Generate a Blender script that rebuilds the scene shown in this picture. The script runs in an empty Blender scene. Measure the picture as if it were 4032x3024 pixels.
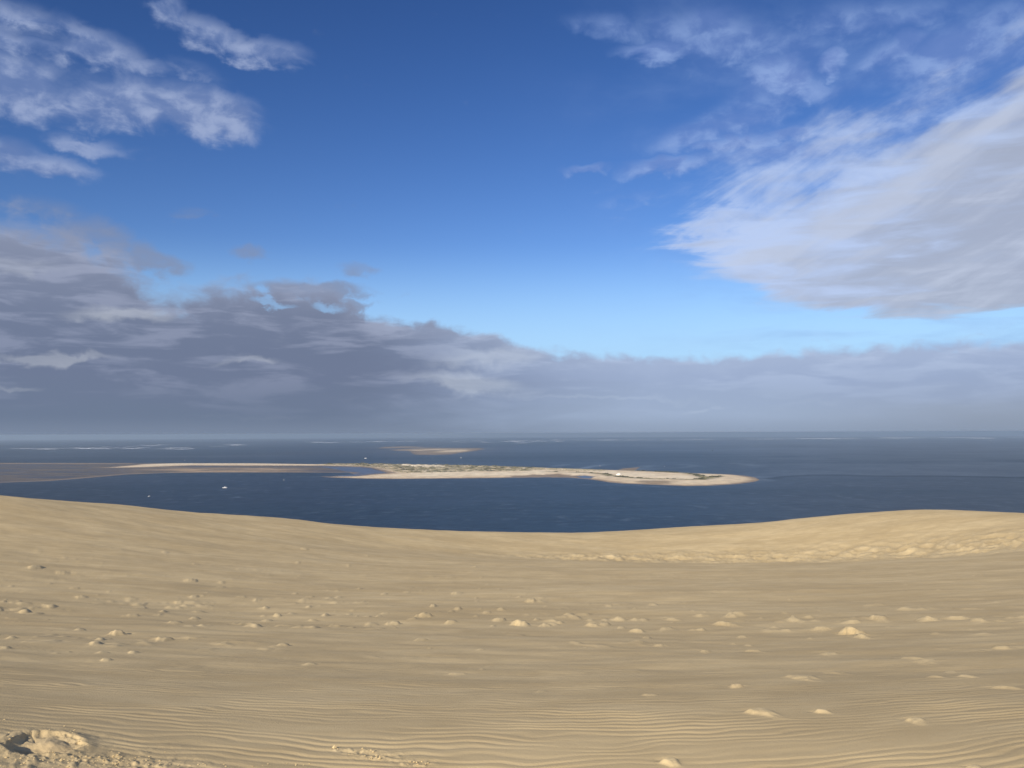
import bpy, bmesh, math, random
import numpy as np
from mathutils import Vector, Matrix

random.seed(7)
rng = np.random.default_rng(11)
SC = bpy.context.scene
COL = SC.collection
R = math.radians

# ------------------------------------------------------------------ camera
FPX, CX, CY = 3352.0, 2016.0, 1512.0        # focal length and centre, photo pixels (4032 x 3024)
EYE = 80.0                                  # eye height above the sea, on the crest of the great dune
EARTH = 6371000.0
PITCH, ROLL = R(3.30), R(0.22)
cam_d = bpy.data.cameras.new('camera')
cam_d.sensor_fit = 'HORIZONTAL'
cam_d.sensor_width = 36.0
cam_d.lens = 36.0 * FPX / 4032.0
cam_d.clip_start = 0.05
cam_d.clip_end = 200000.0
cam = bpy.data.objects.new('camera', cam_d)
COL.objects.link(cam)
CAM_M = Matrix.Rotation(R(90) + PITCH, 3, 'X') @ Matrix.Rotation(-ROLL, 3, 'Z')
cam.matrix_world = Matrix.Translation((0, 0, EYE)) @ CAM_M.to_4x4()
SC.camera = cam

# ------------------------------------------------------------------ exposure
SC.render.engine = 'CYCLES'
SC.view_settings.view_transform = 'Standard'
SC.view_settings.look = 'None'
SC.view_settings.gamma = 1.0
SC.view_settings.use_curve_mapping = False
SC.view_settings.exposure = 0.60
SC.cycles.volume_bounces = 1
SC.cycles.max_bounces = 4
SC.cycles.diffuse_bounces = 2
SC.cycles.glossy_bounces = 2
SC.cycles.transparent_max_bounces = 4
SC.cycles.caustics_reflective = False
SC.cycles.caustics_refractive = False
SC.cycles.use_denoising = True
EXPO = 2 ** SC.view_settings.exposure

CAMN = np.array([[CAM_M[i][j] for j in range(3)] for i in range(3)])
def pix_dir(X, Y):
    """unit directions of photo pixels"""
    X = np.asarray(X, float); Y = np.asarray(Y, float)
    X, Y = np.broadcast_arrays(X, Y)
    v = np.stack([(X - CX) / FPX, (CY - Y) / FPX, -np.ones_like(X)], -1)
    v = v / np.linalg.norm(v, axis=-1, keepdims=True)
    return v @ CAMN.T
def pix_azel(X, Y):
    d = pix_dir(X, Y)
    return np.arctan2(d[..., 0], d[..., 1]), np.arcsin(d[..., 2])
def sea_z(d):
    return -np.asarray(d, float) ** 2 / (2 * EARTH)
def pix_sea(X, Y):
    """where the ray of a pixel meets the (curved) sea -> x, y"""
    az, el = pix_azel(X, Y)
    t = np.maximum(np.tan(-el), math.sqrt(2 * EYE / EARTH) * 1.0001)
    d = EARTH * (t - np.sqrt(t * t - 2 * EYE / EARTH))
    return d * np.sin(az), d * np.cos(az), d

# ------------------------------------------------------------------ sun
SUN_EL, SUN_AZ = R(25.0), R(-154.0)         # behind the camera, to its left (az from +Y towards +X)
sun_dir = Vector((math.sin(SUN_AZ) * math.cos(SUN_EL), math.cos(SUN_AZ) * math.cos(SUN_EL), math.sin(SUN_EL)))
sd = bpy.data.lights.new('sun', 'SUN')
sd.energy = 4.2
sd.angle = R(0.53)
sd.color = (1.0, 0.90, 0.76)
sun = bpy.data.objects.new('sun', sd)
sun.rotation_euler = (-sun_dir).to_track_quat('-Z', 'Y').to_euler()
sun.location = (0, 0, 300)
COL.objects.link(sun)

# ------------------------------------------------------------------ node helpers
class Nodes:
    """tiny helper for building math node trees"""
    def __init__(s, tree, dims='3D'):
        s.t = tree
        s.dims = dims
    def n(s, typ, **kw):
        nd = s.t.nodes.new(typ)
        for k, v in kw.items():
            setattr(nd, k, v)
        return nd
    def put(s, sock, v):
        if isinstance(v, bpy.types.NodeSocket):
            s.t.links.new(v, sock)
        elif v is not None:
            if hasattr(sock.default_value, '__len__') and len(sock.default_value) == 4 and len(v) == 3:
                v = (*v, 1.0)
            sock.default_value = v
    def m(s, op, a, b=None, c=None, clamp=False):
        nd = s.n('ShaderNodeMath', operation=op, use_clamp=clamp)
        s.put(nd.inputs[0], a)
        if b is not None: s.put(nd.inputs[1], b)
        if c is not None: s.put(nd.inputs[2], c)
        return nd.outputs[0]
    def add(s, a, b): return s.m('ADD', a, b)
    def sub(s, a, b): return s.m('SUBTRACT', a, b)
    def mul(s, a, b): return s.m('MULTIPLY', a, b)
    def mx(s, a, b): return s.m('MAXIMUM', a, b)
    def mn(s, a, b): return s.m('MINIMUM', a, b)
    def vm(s, op, a, b=None, out=0):
        nd = s.n('ShaderNodeVectorMath', operation=op)
        s.put(nd.inputs[0], a)
        if b is not None: s.put(nd.inputs[1], b)
        return nd.outputs[out]
    def vec(s, x, y, z=0.0):
        nd = s.n('ShaderNodeCombineXYZ')
        s.put(nd.inputs[0], x); s.put(nd.inputs[1], y); s.put(nd.inputs[2], z)
        return nd.outputs[0]
    def smooth(s, v, a, b, lo=0.0, hi=1.0):
        nd = s.n('ShaderNodeMapRange', interpolation_type='SMOOTHSTEP')
        s.put(nd.inputs[0], v); s.put(nd.inputs[1], a); s.put(nd.inputs[2], b)
        s.put(nd.inputs[3], lo); s.put(nd.inputs[4], hi)
        return nd.outputs[0]
    def lin(s, v, a, b, lo=0.0, hi=1.0):
        nd = s.n('ShaderNodeMapRange', interpolation_type='LINEAR')
        nd.clamp = True
        s.put(nd.inputs[0], v); s.put(nd.inputs[1], a); s.put(nd.inputs[2], b)
        s.put(nd.inputs[3], lo); s.put(nd.inputs[4], hi)
        return nd.outputs[0]
    def noise(s, vec, scale, detail=4.0, rough=0.5, dist=0.0, out=0):
        nd = s.n('ShaderNodeTexNoise', noise_dimensions=s.dims)
        s.put(nd.inputs['Vector'], vec)
        nd.inputs['Scale'].default_value = scale
        nd.inputs['Detail'].default_value = detail
        nd.inputs['Roughness'].default_value = rough
        nd.inputs['Distortion'].default_value = dist
        return nd.outputs[out]
    def mix(s, f, a, b, blend='MIX'):
        nd = s.n('ShaderNodeMix', data_type='RGBA', blend_type=blend)
        s.put(nd.inputs[0], f); s.put(nd.inputs[6], a); s.put(nd.inputs[7], b)
        return nd.outputs[2]
    def curve(s, v, pts):
        """piecewise smooth curve through pts (v in 0..1)"""
        nd = s.n('ShaderNodeFloatCurve')
        s.put(nd.inputs[1], v)
        c = nd.mapping.curves[0]
        pts = sorted(pts)
        c.points[0].location = pts[0]; c.points[1].location = pts[-1]
        for p in pts[1:-1]:
            c.points.new(*p)
        nd.mapping.update()
        return nd.outputs[0]
    def sepxyz(s, v):
        nd = s.n('ShaderNodeSeparateXYZ')
        s.put(nd.inputs[0], v)
        return nd.outputs

def srgb(r, g, b):
    f = lambda c: c / 12.92 if c <= 0.04045 else ((c + 0.055) / 1.055) ** 2.4
    return tuple(f(c / 255.0) for c in (r, g, b))

# ------------------------------------------------------------------ world: sky with clouds, all by world direction
world = bpy.data.worlds.new('World')
SC.world = world
world.use_nodes = True
world.cycles.sampling_method = 'NONE'      # a smooth sky: found by the surfaces' own rays
wt = world.node_tree
wt.nodes.clear()
W = Nodes(wt, '2D')
SKY_S = 0.10
def skyc(r, g, b, k=1.0):
    """radiance of a cloud tone, in units of the background strength"""
    return tuple(c * k / (SKY_S * EXPO) for c in srgb(r, g, b))

def build_world():
    tc = W.n('ShaderNodeTexCoord')
    dirv = W.vm('NORMALIZE', tc.outputs['Generated'])
    x, y, z = W.sepxyz(dirv)
    zc = W.mx(z, 0.0)
    # the clear sky
    sky = W.n('ShaderNodeTexSky', sky_type='NISHITA')
    sky.sun_disc = False
    sky.sun_elevation = SUN_EL
    sky.sun_rotation = SUN_AZ
    sky.altitude = 100.0
    sky.air_density = 1.0
    sky.dust_density = 0.3
    sky.ozone_density = 3.0
    hs = W.n('ShaderNodeHueSaturation')
    W.put(hs.inputs['Color'], sky.outputs[0])
    hs.inputs['Saturation'].default_value = 1.15
    hs.inputs['Value'].default_value = 1.0
    # the camera's deeper, more contrasty blue
    gm = W.n('ShaderNodeGamma')
    W.put(gm.inputs[0], W.mix(1.0, hs.outputs[0], (0.1275, 0.1275, 0.1275), 'MULTIPLY'))
    gm.inputs[1].default_value = 1.5
    g_ = 1.0 / (SKY_S * EXPO)
    clear = W.mix(1.0, gm.outputs[0], (1.28 * g_, 0.97 * g_, 0.99 * g_), 'MULTIPLY')
    # angles in degrees
    az = W.mul(W.m('ARCTAN2', x, y), 180 / math.pi)
    el = W.mul(W.m('ARCSINE', z), 180 / math.pi)
    clear = W.mix(W.smooth(el, 13.0, 2.0), clear, skyc(167, 211, 249))        # paler towards the horizon
    # a cloud deck seen in perspective
    den = W.add(zc, 0.07)
    P = W.vec(W.m('DIVIDE', x, den), W.m('DIVIDE', y, den), 0.0)
    nbig = W.noise(P, 0.55, 6.0, 0.55, 0.3)
    nmid = W.noise(W.vm('ADD', P, (7.3, 2.1, 0.0)), 1.5, 7.0, 0.55, 0.4)
    # features of the far deck, in angles, stretched sideways
    A = W.vec(W.mul(az, 0.075), W.mul(el, 0.42), 0.0)
    nstr = W.noise(A, 1.2, 8.0, 0.58, 0.4)
    nstr2 = W.noise(W.vm('ADD', A, (31.0, 9.0, 0.0)), 2.4, 7.0, 0.55, 0.3)
    Bc = W.vec(W.add(W.mul(az, 0.16), 40.0), W.mul(el, 0.26), 0.0)
    npuff = W.noise(Bc, 1.5, 8.0, 0.55, 0.2)
    nfine = W.noise(W.vm('ADD', Bc, (13.0, 5.0, 0.0)), 3.0, 7.0, 0.55, 0.2)
    # warped angles
    waz = W.add(az, W.mul(W.sub(npuff, 0.5), 3.2))
    wel = W.add(W.add(el, W.mul(W.sub(nfine, 0.5), 1.5)), W.mul(W.sub(npuff, 0.5), 1.0))
    pv = W.vec(waz, wel, 0.0)

    chain = [pv]
    def stroke(*a):
        return a
    def join(lst):
        """soft union of elongated tufts (photo pixels: x0, y0, x1, y1, radius x, radius y, strength)"""
        prev = None
        for st in lst:
            x0, y0, x1, y1, rx, ry = st[:6]
            amp = st[6] if len(st) > 6 else 1.0
            a = np.array([math.degrees(float(v)) for v in pix_azel(x0, y0)])
            b = np.array([math.degrees(float(v)) for v in pix_azel(x1, y1)])
            k = 57.3 / FPX
            L = float(np.linalg.norm(b - a))
            mp = W.n('ShaderNodeMapping', vector_type='TEXTURE')
            W.put(mp.inputs['Vector'], chain[0])
            mp.inputs['Location'].default_value = (*((a + b) / 2), 0.0)
            mp.inputs['Rotation'].default_value = (0, 0, math.atan2(b[1] - a[1], b[0] - a[0]) if L > 0.2 else 0.0)
            mp.inputs['Scale'].default_value = (L / 2 + rx * k, ry * k * 1.25, 1.0)
            gr = W.n('ShaderNodeTexGradient', gradient_type='SPHERICAL')
            W.put(gr.inputs[0], mp.outputs[0])
            v = W.m('MULTIPLY', W.m('MULTIPLY', gr.outputs['Fac'], 1.5, clamp=True), amp)
            prev = v if prev is None else W.mx(v, prev)
            # the next tuft waits for this one (keeps the shader's working memory small)
            ma = W.n('ShaderNodeVectorMath', operation='MULTIPLY_ADD')
            W.put(ma.inputs[0], prev); ma.inputs[1].default_value = (1e-7, 0, 0); W.put(ma.inputs[2], chain[0])
            chain[0] = ma.outputs[0]
        return prev
    def edge(points, v=az, span=60.0):
        """height (deg) of an outline given in photo pixels, as a function of azimuth"""
        pts = []
        for X, Y in points:
            a, e = (math.degrees(float(q)) for q in pix_azel(X, Y))
            pts.append(((a + span) / (2 * span), e / 40.0))
        pts = [(0.0, pts[0][1])] + pts + [(1.0, pts[-1][1])]
        return W.mul(W.curve(W.lin(v, -span, span), pts), 40.0)

    # ---- the low grey bank over the sea
    top = edge([(-900, 760), (-300, 800), (0, 850), (250, 905), (450, 975), (560, 1090), (620, 1150), (720, 1150), (930, 1112), (1150, 1118),
                (1300, 1130), (1420, 1200), (1520, 1252), (1800, 1285), (2060, 1360), (2300, 1392), (2700, 1405), (3000, 1392), (3300, 1372), (3700, 1352), (4032, 1342), (4800, 1330)],
               W.add(az, W.mul(W.sub(npuff, 0.5), 2.4)))
    soft = W.lin(az, -22, -6, 1.6, 0.5)
    eA = W.sub(W.add(top, W.mul(W.sub(nfine, 0.5), W.lin(az, -25, 0, 3.2, 1.5))), el)
    bank = W.m('MULTIPLY', W.smooth(W.m('DIVIDE', eA, soft), -0.5, 1.0), 1.0)
    # a slot of blue in the bank's upper fringe, and loose puffs over it
    slot = join([stroke(1020, 1182, 1120, 1196, 60, 16), stroke(1270, 1205, 1350, 1205, 70, 20)])
    bank_v = W.mul(bank, W.sub(1.0, W.mul(W.smooth(slot, 0.1, 1.0), 0.6)))
    tongue = join([stroke(1000, 1140, 1430, 1150, 130, 40, 0.8), stroke(1380, 1195, 1460, 1200, 90, 26, 0.6)])
    puffs = join([stroke(960, 985, 1040, 992, 62, 34, 0.75), stroke(1330, 1062, 1450, 1072, 80, 34, 0.62), stroke(740, 832, 820, 845, 60, 30, 0.42),
                  stroke(1090, 850, 1150, 860, 70, 30, 0.2), stroke(560, 990, 680, 1035, 130, 60, 0.9), stroke(300, 920, 480, 960, 180, 80, 0.85), stroke(120, 820, 330, 870, 160, 60, 0.45)])
    puffs = W.mx(W.smooth(W.add(puffs, W.mul(W.sub(nfine, 0.5), 0.8)), 0.15, 1.1), W.smooth(W.add(tongue, W.mul(W.sub(nfine, 0.5), 0.8)), 0.15, 0.6))
    # ---- the white deck to the right
    lowB = edge([(2300, 1060), (2480, 1062), (2600, 1075), (2750, 1110), (2900, 1155), (3050, 1215), (3250, 1245), (3500, 1258), (3800, 1250), (4032, 1236), (4800, 1200)],
                W.add(az, W.mul(W.sub(npuff, 0.5), 3.0)))
    upB = edge([(2300, 830), (2450, 825), (2560, 815), (2750, 750), (3000, 670), (3300, 560), (3550, 460), (3750, 350), (4032, 200), (4800, -200)],
               W.add(az, W.mul(W.sub(npuff, 0.5), 4.0)))
    bl = W.smooth(W.add(W.sub(el, lowB), W.mul(W.sub(nstr2, 0.5), 2.2)), -0.15, W.lin(az, 8, 22, 2.6, 0.8))
    # streaks of the deck run up to the right
    Sv = W.vec(W.mul(W.add(W.mul(az, 0.91), W.mul(el, 0.41)), 0.075), W.mul(W.sub(W.mul(el, 0.91), W.mul(az, 0.41)), 0.34), 6.0)
    nfan = W.noise(Sv, 1.25, 7.0, 0.56, 0.35)
    bu = W.smooth(W.add(W.sub(upB, el), W.add(W.mul(W.sub(nfan, 0.5), 5.5), W.mul(W.sub(npuff, 0.5), 4.0))), -3.0, 4.0)
    bx = W.smooth(W.add(az, W.add(W.mul(W.sub(nstr2, 0.5), 13.0), W.mul(W.sub(nfan, 0.5), 5.0))), 7.0, 14.5)
    deck = W.mul(W.mul(bl, bu), bx)
    deck = W.mul(deck, W.smooth(W.add(deck, W.mul(W.sub(nfan, 0.36), 1.0)), 0.05, 0.85))
    # ---- wisps, upper left and upper right
    left = join([stroke(-250, 60, 200, 150, 260, 100, 0.85), stroke(200, 130, 480, 230, 170, 80, 0.8), stroke(480, 230, 640, 280, 110, 45, 0.6),
                 stroke(-200, 270, 200, 370, 330, 120, 1.0), stroke(200, 360, 640, 420, 240, 105, 1.0), stroke(600, 410, 900, 450, 200, 100, 1.0), stroke(850, 400, 960, 490, 110, 75, 0.9),
                 stroke(590, -20, 700, 90, 80, 70, 0.75), stroke(700, 90, 960, 180, 120, 62, 0.8), stroke(930, 190, 1170, 225, 110, 55, 0.9), stroke(640, 260, 820, 300, 130, 50, 0.45),
                 stroke(-300, 560, 90, 630, 200, 70, 0.85), stroke(60, 640, 320, 668, 120, 50, 0.8), stroke(250, 550, 470, 590, 100, 38, 0.5), stroke(480, 600, 640, 620, 90, 35, 0.25)])
    left_m = left
    left = W.smooth(W.add(left, W.add(W.mul(W.sub(npuff, 0.5), 0.95), W.mul(W.sub(nfine, 0.5), 0.5))), 0.02, 1.05)
    left = W.mul(left, W.smooth(left_m, 0.0, 0.4))
    holes = join([stroke(240, 330, 330, 280, 70, 55), stroke(60, 115, 260, 150, 90, 28), stroke(310, 290, 420, 300, 80, 35)])
    left = W.mul(left, W.sub(1.0, W.mul(holes, 0.75)))
    right = join([stroke(2250, 90, 2500, 120, 130, 60, 0.5), stroke(2480, 205, 2670, 205, 130, 42, 0.75), stroke(2600, 130, 3000, 160, 330, 100, 0.5),
                  stroke(3270, 250, 3310, 225, 62, 50, 0.95), stroke(3010, 280, 3150, 350, 110, 75, 0.8), stroke(3100, 350, 3240, 360, 120, 50, 0.65), stroke(2850, 470, 3080, 380, 190, 90, 0.6),
                  stroke(2640, 560, 2900, 470, 150, 60, 0.5), stroke(2210, 680, 2380, 662, 75, 28, 0.8), stroke(2480, 672, 2760, 632, 120, 42, 0.9), stroke(2780, 575, 3020, 555, 140, 32, 0.8),
                  stroke(3020, 545, 3230, 510, 110, 30, 0.7), stroke(3320, 525, 3420, 500, 90, 42, 0.7), stroke(2850, 620, 3200, 610, 200, 55, 0.6), stroke(2430, 780, 2560, 760, 90, 30, 0.35),
                  stroke(3480, 220, 3560, 180, 120, 50, 0.6), stroke(3650, 260, 3900, 180, 200, 110, 0.7), stroke(3900, 120, 4032, 60, 180, 90, 0.65), stroke(3200, 80, 3700, 40, 300, 80, 0.4), stroke(3600, 420, 3800, 300, 220, 100, 0.6)])
    right_m = right
    right = W.smooth(W.add(right, W.add(W.mul(W.sub(nmid, 0.5), 1.0), W.mul(W.sub(nfine, 0.5), 0.6))), -0.05, 1.2)
    right = W.mul(right, W.smooth(right_m, 0.0, 0.4))
    # thin veil, and ordinary scattered cloud over the rest of the dome
    veil = W.mul(W.smooth(W.add(az, W.mul(el, 0.3)), 4.0, 30.0), W.smooth(nmid, 0.35, 0.75))
    elsewhere = W.mul(W.smooth(W.m('ABSOLUTE', az), 34.0, 48.0), W.mul(W.smooth(nbig, 0.46, 0.66), 0.9))
    over = W.mul(W.smooth(el, 29.0, 36.0), W.mul(W.smooth(nbig, 0.48, 0.70), 0.8))

    # ---- tones
    ltop = W.smooth(W.add(nfine, W.mul(W.sub(npuff, 0.5), 0.6)), 0.35, 0.72)
    wisp_l = W.mix(ltop, skyc(112, 134, 182), skyc(160, 175, 210))
    wisp_r = W.mix(ltop, skyc(120, 146, 205), skyc(152, 178, 228))
    deck_g = W.smooth(W.add(W.add(W.mul(W.sub(az, 10.0), 0.045), W.mul(W.sub(14.0, el), 0.045)), W.mul(W.sub(nstr2, 0.5), 1.5)), 0.15, 1.05)
    deck_c = W.mix(deck_g, skyc(190, 208, 243), skyc(168, 177, 198))
    deck_c = W.mix(W.mul(W.smooth(W.add(W.mul(nfan, 0.6), W.mul(nstr2, 0.4)), 0.45, 0.66), 0.6), deck_c, skyc(200, 209, 229))
    # bank: darker in the middle, pale band right, light gaps
    azr = W.smooth(W.add(az, W.mul(W.sub(nstr, 0.5), 8.0)), -12.0, 9.0)
    base = W.mix(azr, skyc(111, 123, 150), skyc(156, 173, 205))
    lit = W.mix(azr, skyc(152, 161, 186), skyc(182, 198, 226))
    hi = W.smooth(W.add(nstr2, W.mul(W.sub(nstr, 0.5), 0.7)), 0.44, 0.70)
    rim = W.smooth(eA, 2.2, 0.0)
    lift = W.smooth(el, 5.0, 13.0)
    bank_c = W.mix(W.mn(W.add(W.mul(hi, W.lin(el, 1.0, 6.0, 0.22, 0.55)), W.add(W.mul(rim, 0.35), W.mul(lift, 0.55))), 1.0), base, lit)
    gaps = join([stroke(360, 1240, 600, 1252, 150, 34, 0.85), stroke(40, 1412, 380, 1414, 150, 22, 0.7), stroke(30, 1525, 110, 1525, 90, 14, 0.6), stroke(930, 1420, 1040, 1420, 90, 18, 0.6),
                 stroke(0, 1030, 140, 1050, 130, 34, 0.5), stroke(1660, 1485, 2050, 1535, 150, 44, 0.85), stroke(1780, 1420, 2100, 1395, 160, 44, 0.75), stroke(2750, 1612, 2790, 1608, 38, 12, 0.8),
                 stroke(2820, 1592, 2860, 1588, 36, 16, 0.6), stroke(2000, 1558, 2800, 1576, 120, 11, 0.55), stroke(3100, 1594, 3350, 1585, 120, 12, 0.4), stroke(700, 1645, 1200, 1645, 150, 9, 0.35)],)
    gaps = W.smooth(W.add(gaps, W.mul(W.sub(nfine, 0.5), 0.5)), 0.0, 1.35)
    bank_g = W.mix(W.mul(gaps, 0.75), bank_c, W.mix(azr, skyc(186, 192, 204), skyc(196, 210, 232)))
    # haze at the foot of the sky
    hz = W.smooth(W.add(el, W.mul(W.sub(nstr, 0.5), 2.0)), 4.2, 0.2)
    hz_c = W.mix(W.smooth(W.add(az, W.mul(W.sub(nstr, 0.5), 10.0)), -13.0, 10.0), skyc(109, 124, 148), skyc(159, 176, 201))
    hz_c = W.mix(W.smooth(az, 14.0, 32.0), hz_c, skyc(146, 158, 176))
    hz_c = W.mix(W.mul(W.smooth(el, 1.3, 0.05), 0.5), hz_c, skyc(130, 144, 166))
    def sky_over(view):
        """view: with the single clouds of this part of the sky; else the plain cloud cover of the rest of the dome"""
        c = clear
        c = W.mix(W.mul(veil, 0.32), c, wisp_r)
        if view:
            c = W.mix(W.mul(W.mul(left, W.smooth(az, -38.0, -34.0)), 0.86), c, wisp_l)
            c = W.mix(W.mul(W.mul(right, W.smooth(az, 38.0, 34.0)), 0.80), c, wisp_r)
        else:
            c = W.mix(W.mul(W.mx(elsewhere, over), 0.8), c, deck_c)
        c = W.mix(W.mul(deck, 0.94), c, deck_c)
        if view:
            c = W.mix(W.mul(puffs, 0.8), c, W.mix(0.5, base, lit))
        bc = W.mix(W.mul(hz, 0.9), bank_g if view else bank_c, hz_c)
        c = W.mix(bank_v if view else bank, c, bc)
        bg = W.n('ShaderNodeBackground')
        W.put(bg.inputs[0], c)
        bg.inputs[1].default_value = SKY_S
        return bg.outputs[0]
    inside = W.mul(W.m('LESS_THAN', W.m('ABSOLUTE', az), 38.0), W.m('LESS_THAN', el, 29.0))
    mixs = W.n('ShaderNodeMixShader')
    W.put(mixs.inputs[0], inside)
    wt.links.new(sky_over(False), mixs.inputs[1]); wt.links.new(sky_over(True), mixs.inputs[2])
    out = W.n('ShaderNodeOutputWorld')
    wt.links.new(mixs.outputs[0], out.inputs[0])
build_world()

# ------------------------------------------------------------------ numpy noise
def _hash(ix, iy, seed):
    h = (ix.astype(np.int64) * 374761393 + iy.astype(np.int64) * 668265263 + seed * 1442695041) & 0xFFFFFFFF
    h = ((h ^ (h >> 13)) * 1274126177) & 0xFFFFFFFF
    h = h ^ (h >> 16)
    return h
def perlin(x, y, seed=0):
    x0 = np.floor(x); y0 = np.floor(y)
    fx = x - x0; fy = y - y0
    def g(ix, iy, dx, dy):
        a = _hash(ix, iy, seed) * (2 * math.pi / 4294967296.0)
        return np.cos(a) * dx + np.sin(a) * dy
    u = fx * fx * fx * (fx * (fx * 6 - 15) + 10)
    v = fy * fy * fy * (fy * (fy * 6 - 15) + 10)
    n00 = g(x0, y0, fx, fy); n10 = g(x0 + 1, y0, fx - 1, fy)
    n01 = g(x0, y0 + 1, fx, fy - 1); n11 = g(x0 + 1, y0 + 1, fx - 1, fy - 1)
    a = n00 + u * (n10 - n00); b = n01 + u * (n11 - n01)
    return (a + v * (b - a)) * 1.41
def fbm(x, y, seed=0, octv=4, gain=0.5):
    s = 0; a = 1.0
    for k in range(octv):
        s = s + a * perlin(x * 2 ** k, y * 2 ** k, seed + 17 * k)
        a *= gain
    return s
def sstep(v, a, b):
    t = np.clip((v - a) / (b - a), 0, 1)
    return t * t * (3 - 2 * t)

# ------------------------------------------------------------------ object helpers
def mesh_obj(name, verts, faces, mat=None, parent=None, smooth=True):
    me = bpy.data.meshes.new(name)
    me.from_pydata([tuple(v) for v in verts], [], [tuple(f) for f in faces])
    if smooth:
        me.polygons.foreach_set('use_smooth', [True] * len(me.polygons))
    if mat: me.materials.append(mat)
    me.update()
    o = bpy.data.objects.new(name, me)
    COL.objects.link(o)
    if parent: o.parent = parent
    return o
def grid_obj(name, P, mat, wrap=False):
    """P: (rows, cols, 3) array -> quad sheet"""
    nr, nc = P.shape[:2]
    me = bpy.data.meshes.new(name)
    idx = np.arange(nr * nc).reshape(nr, nc)
    a = idx[:-1, :-1]; b = idx[:-1, 1:]; c = idx[1:, 1:]; d = idx[1:, :-1]
    q = np.stack([a, b, c, d], -1).reshape(-1, 4)
    if wrap:
        q = np.concatenate([q, np.stack([idx[:-1, -1], idx[:-1, 0], idx[1:, 0], idx[1:, -1]], -1).reshape(-1, 4)])
    n = len(q)
    me.vertices.add(nr * nc)
    me.vertices.foreach_set('co', P.reshape(-1).astype(np.float32))
    me.loops.add(n * 4)
    me.loops.foreach_set('vertex_index', q.reshape(-1).astype(np.int32))
    me.polygons.add(n)
    me.polygons.foreach_set('loop_start', np.arange(0, n * 4, 4, dtype=np.int32))
    me.polygons.foreach_set('use_smooth', np.ones(n, bool))
    me.update(calc_edges=True)
    me.materials.append(mat)
    o = bpy.data.objects.new(name, me)
    COL.objects.link(o)
    return o
def set_attr(o, name, arr):
    """per-vertex float colour attribute"""
    a = np.asarray(arr, np.float32).reshape(-1, arr.shape[-1])
    if a.shape[1] == 3:
        a = np.concatenate([a, np.ones((len(a), 1), np.float32)], 1)
    at = o.data.attributes.new(name, 'FLOAT_COLOR', 'POINT')
    at.data.foreach_set('color', a.reshape(-1))
def tag(o, label=None, cat=None, group=None, kind=None):
    if label: o['label'] = label
    if cat: o['category'] = cat
    if group: o['group'] = group
    if kind: o['kind'] = kind
    return o
def new_mat(name):
    m = bpy.data.materials.new(name)
    m.use_nodes = True
    t = m.node_tree
    N = Nodes(t)
    b = t.nodes['Principled BSDF']
    return m, N, b
def bump(N, b, height, dist, strength=1.0):
    bp = N.n('ShaderNodeBump')
    bp.inputs['Strength'].default_value = strength
    bp.inputs['Distance'].default_value = dist
    N.put(bp.inputs['Height'], height)
    N.put(b.inputs['Normal'], bp.outputs[0])
    return bp

# ------------------------------------------------------------------ materials of the setting
def sand_material():
    m, N, b = new_mat('dune_sand')
    tc = N.n('ShaderNodeTexCoord').outputs['Object']
    at = N.n('ShaderNodeAttribute', attribute_name='wear').outputs['Color']
    ar, ag, ab = N.sepxyz(at)
    st = N.n('ShaderNodeMapping'); N.put(st.inputs[0], tc); st.inputs['Scale'].default_value = (0.55, 1.0, 0.0)
    big = N.noise(st.outputs[0], 0.35, 5.0, 0.55, 0.4)
    mid = N.noise(st.outputs[0], 2.2, 5.0, 0.6, 0.5)
    grain = N.noise(tc, 260.0, 2.0, 0.6)
    speck = N.noise(tc, 90.0, 3.0, 0.7)
    damp = (0.465, 0.357, 0.190); dry = (0.630, 0.500, 0.280)
    f = N.smooth(N.add(N.add(N.mul(big, 0.55), N.mul(mid, 0.45)), N.mul(ar, 0.5)), 0.34, 0.74)
    c = N.mix(f, damp, dry)
    c = N.mix(N.mul(N.smooth(speck, 0.62, 0.8), 0.25), c, (0.30, 0.23, 0.15))
    c = N.mix(N.mul(N.sub(grain, 0.5), 0.5), c, (0.74, 0.60, 0.38))
    c = N.mix(N.mul(ag, 0.5), c, (0.66, 0.50, 0.30))
    N.put(b.inputs['Base Color'], c)
    b.inputs['Roughness'].default_value = 0.95
    b.inputs['Specular IOR Level'].default_value = 0.15
    hgt = N.add(N.mul(grain, 0.5), N.add(N.mul(speck, 0.8), N.mul(mid, 0.8)))
    bump(N, b, hgt, 0.004, 0.55)
    return m
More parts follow.
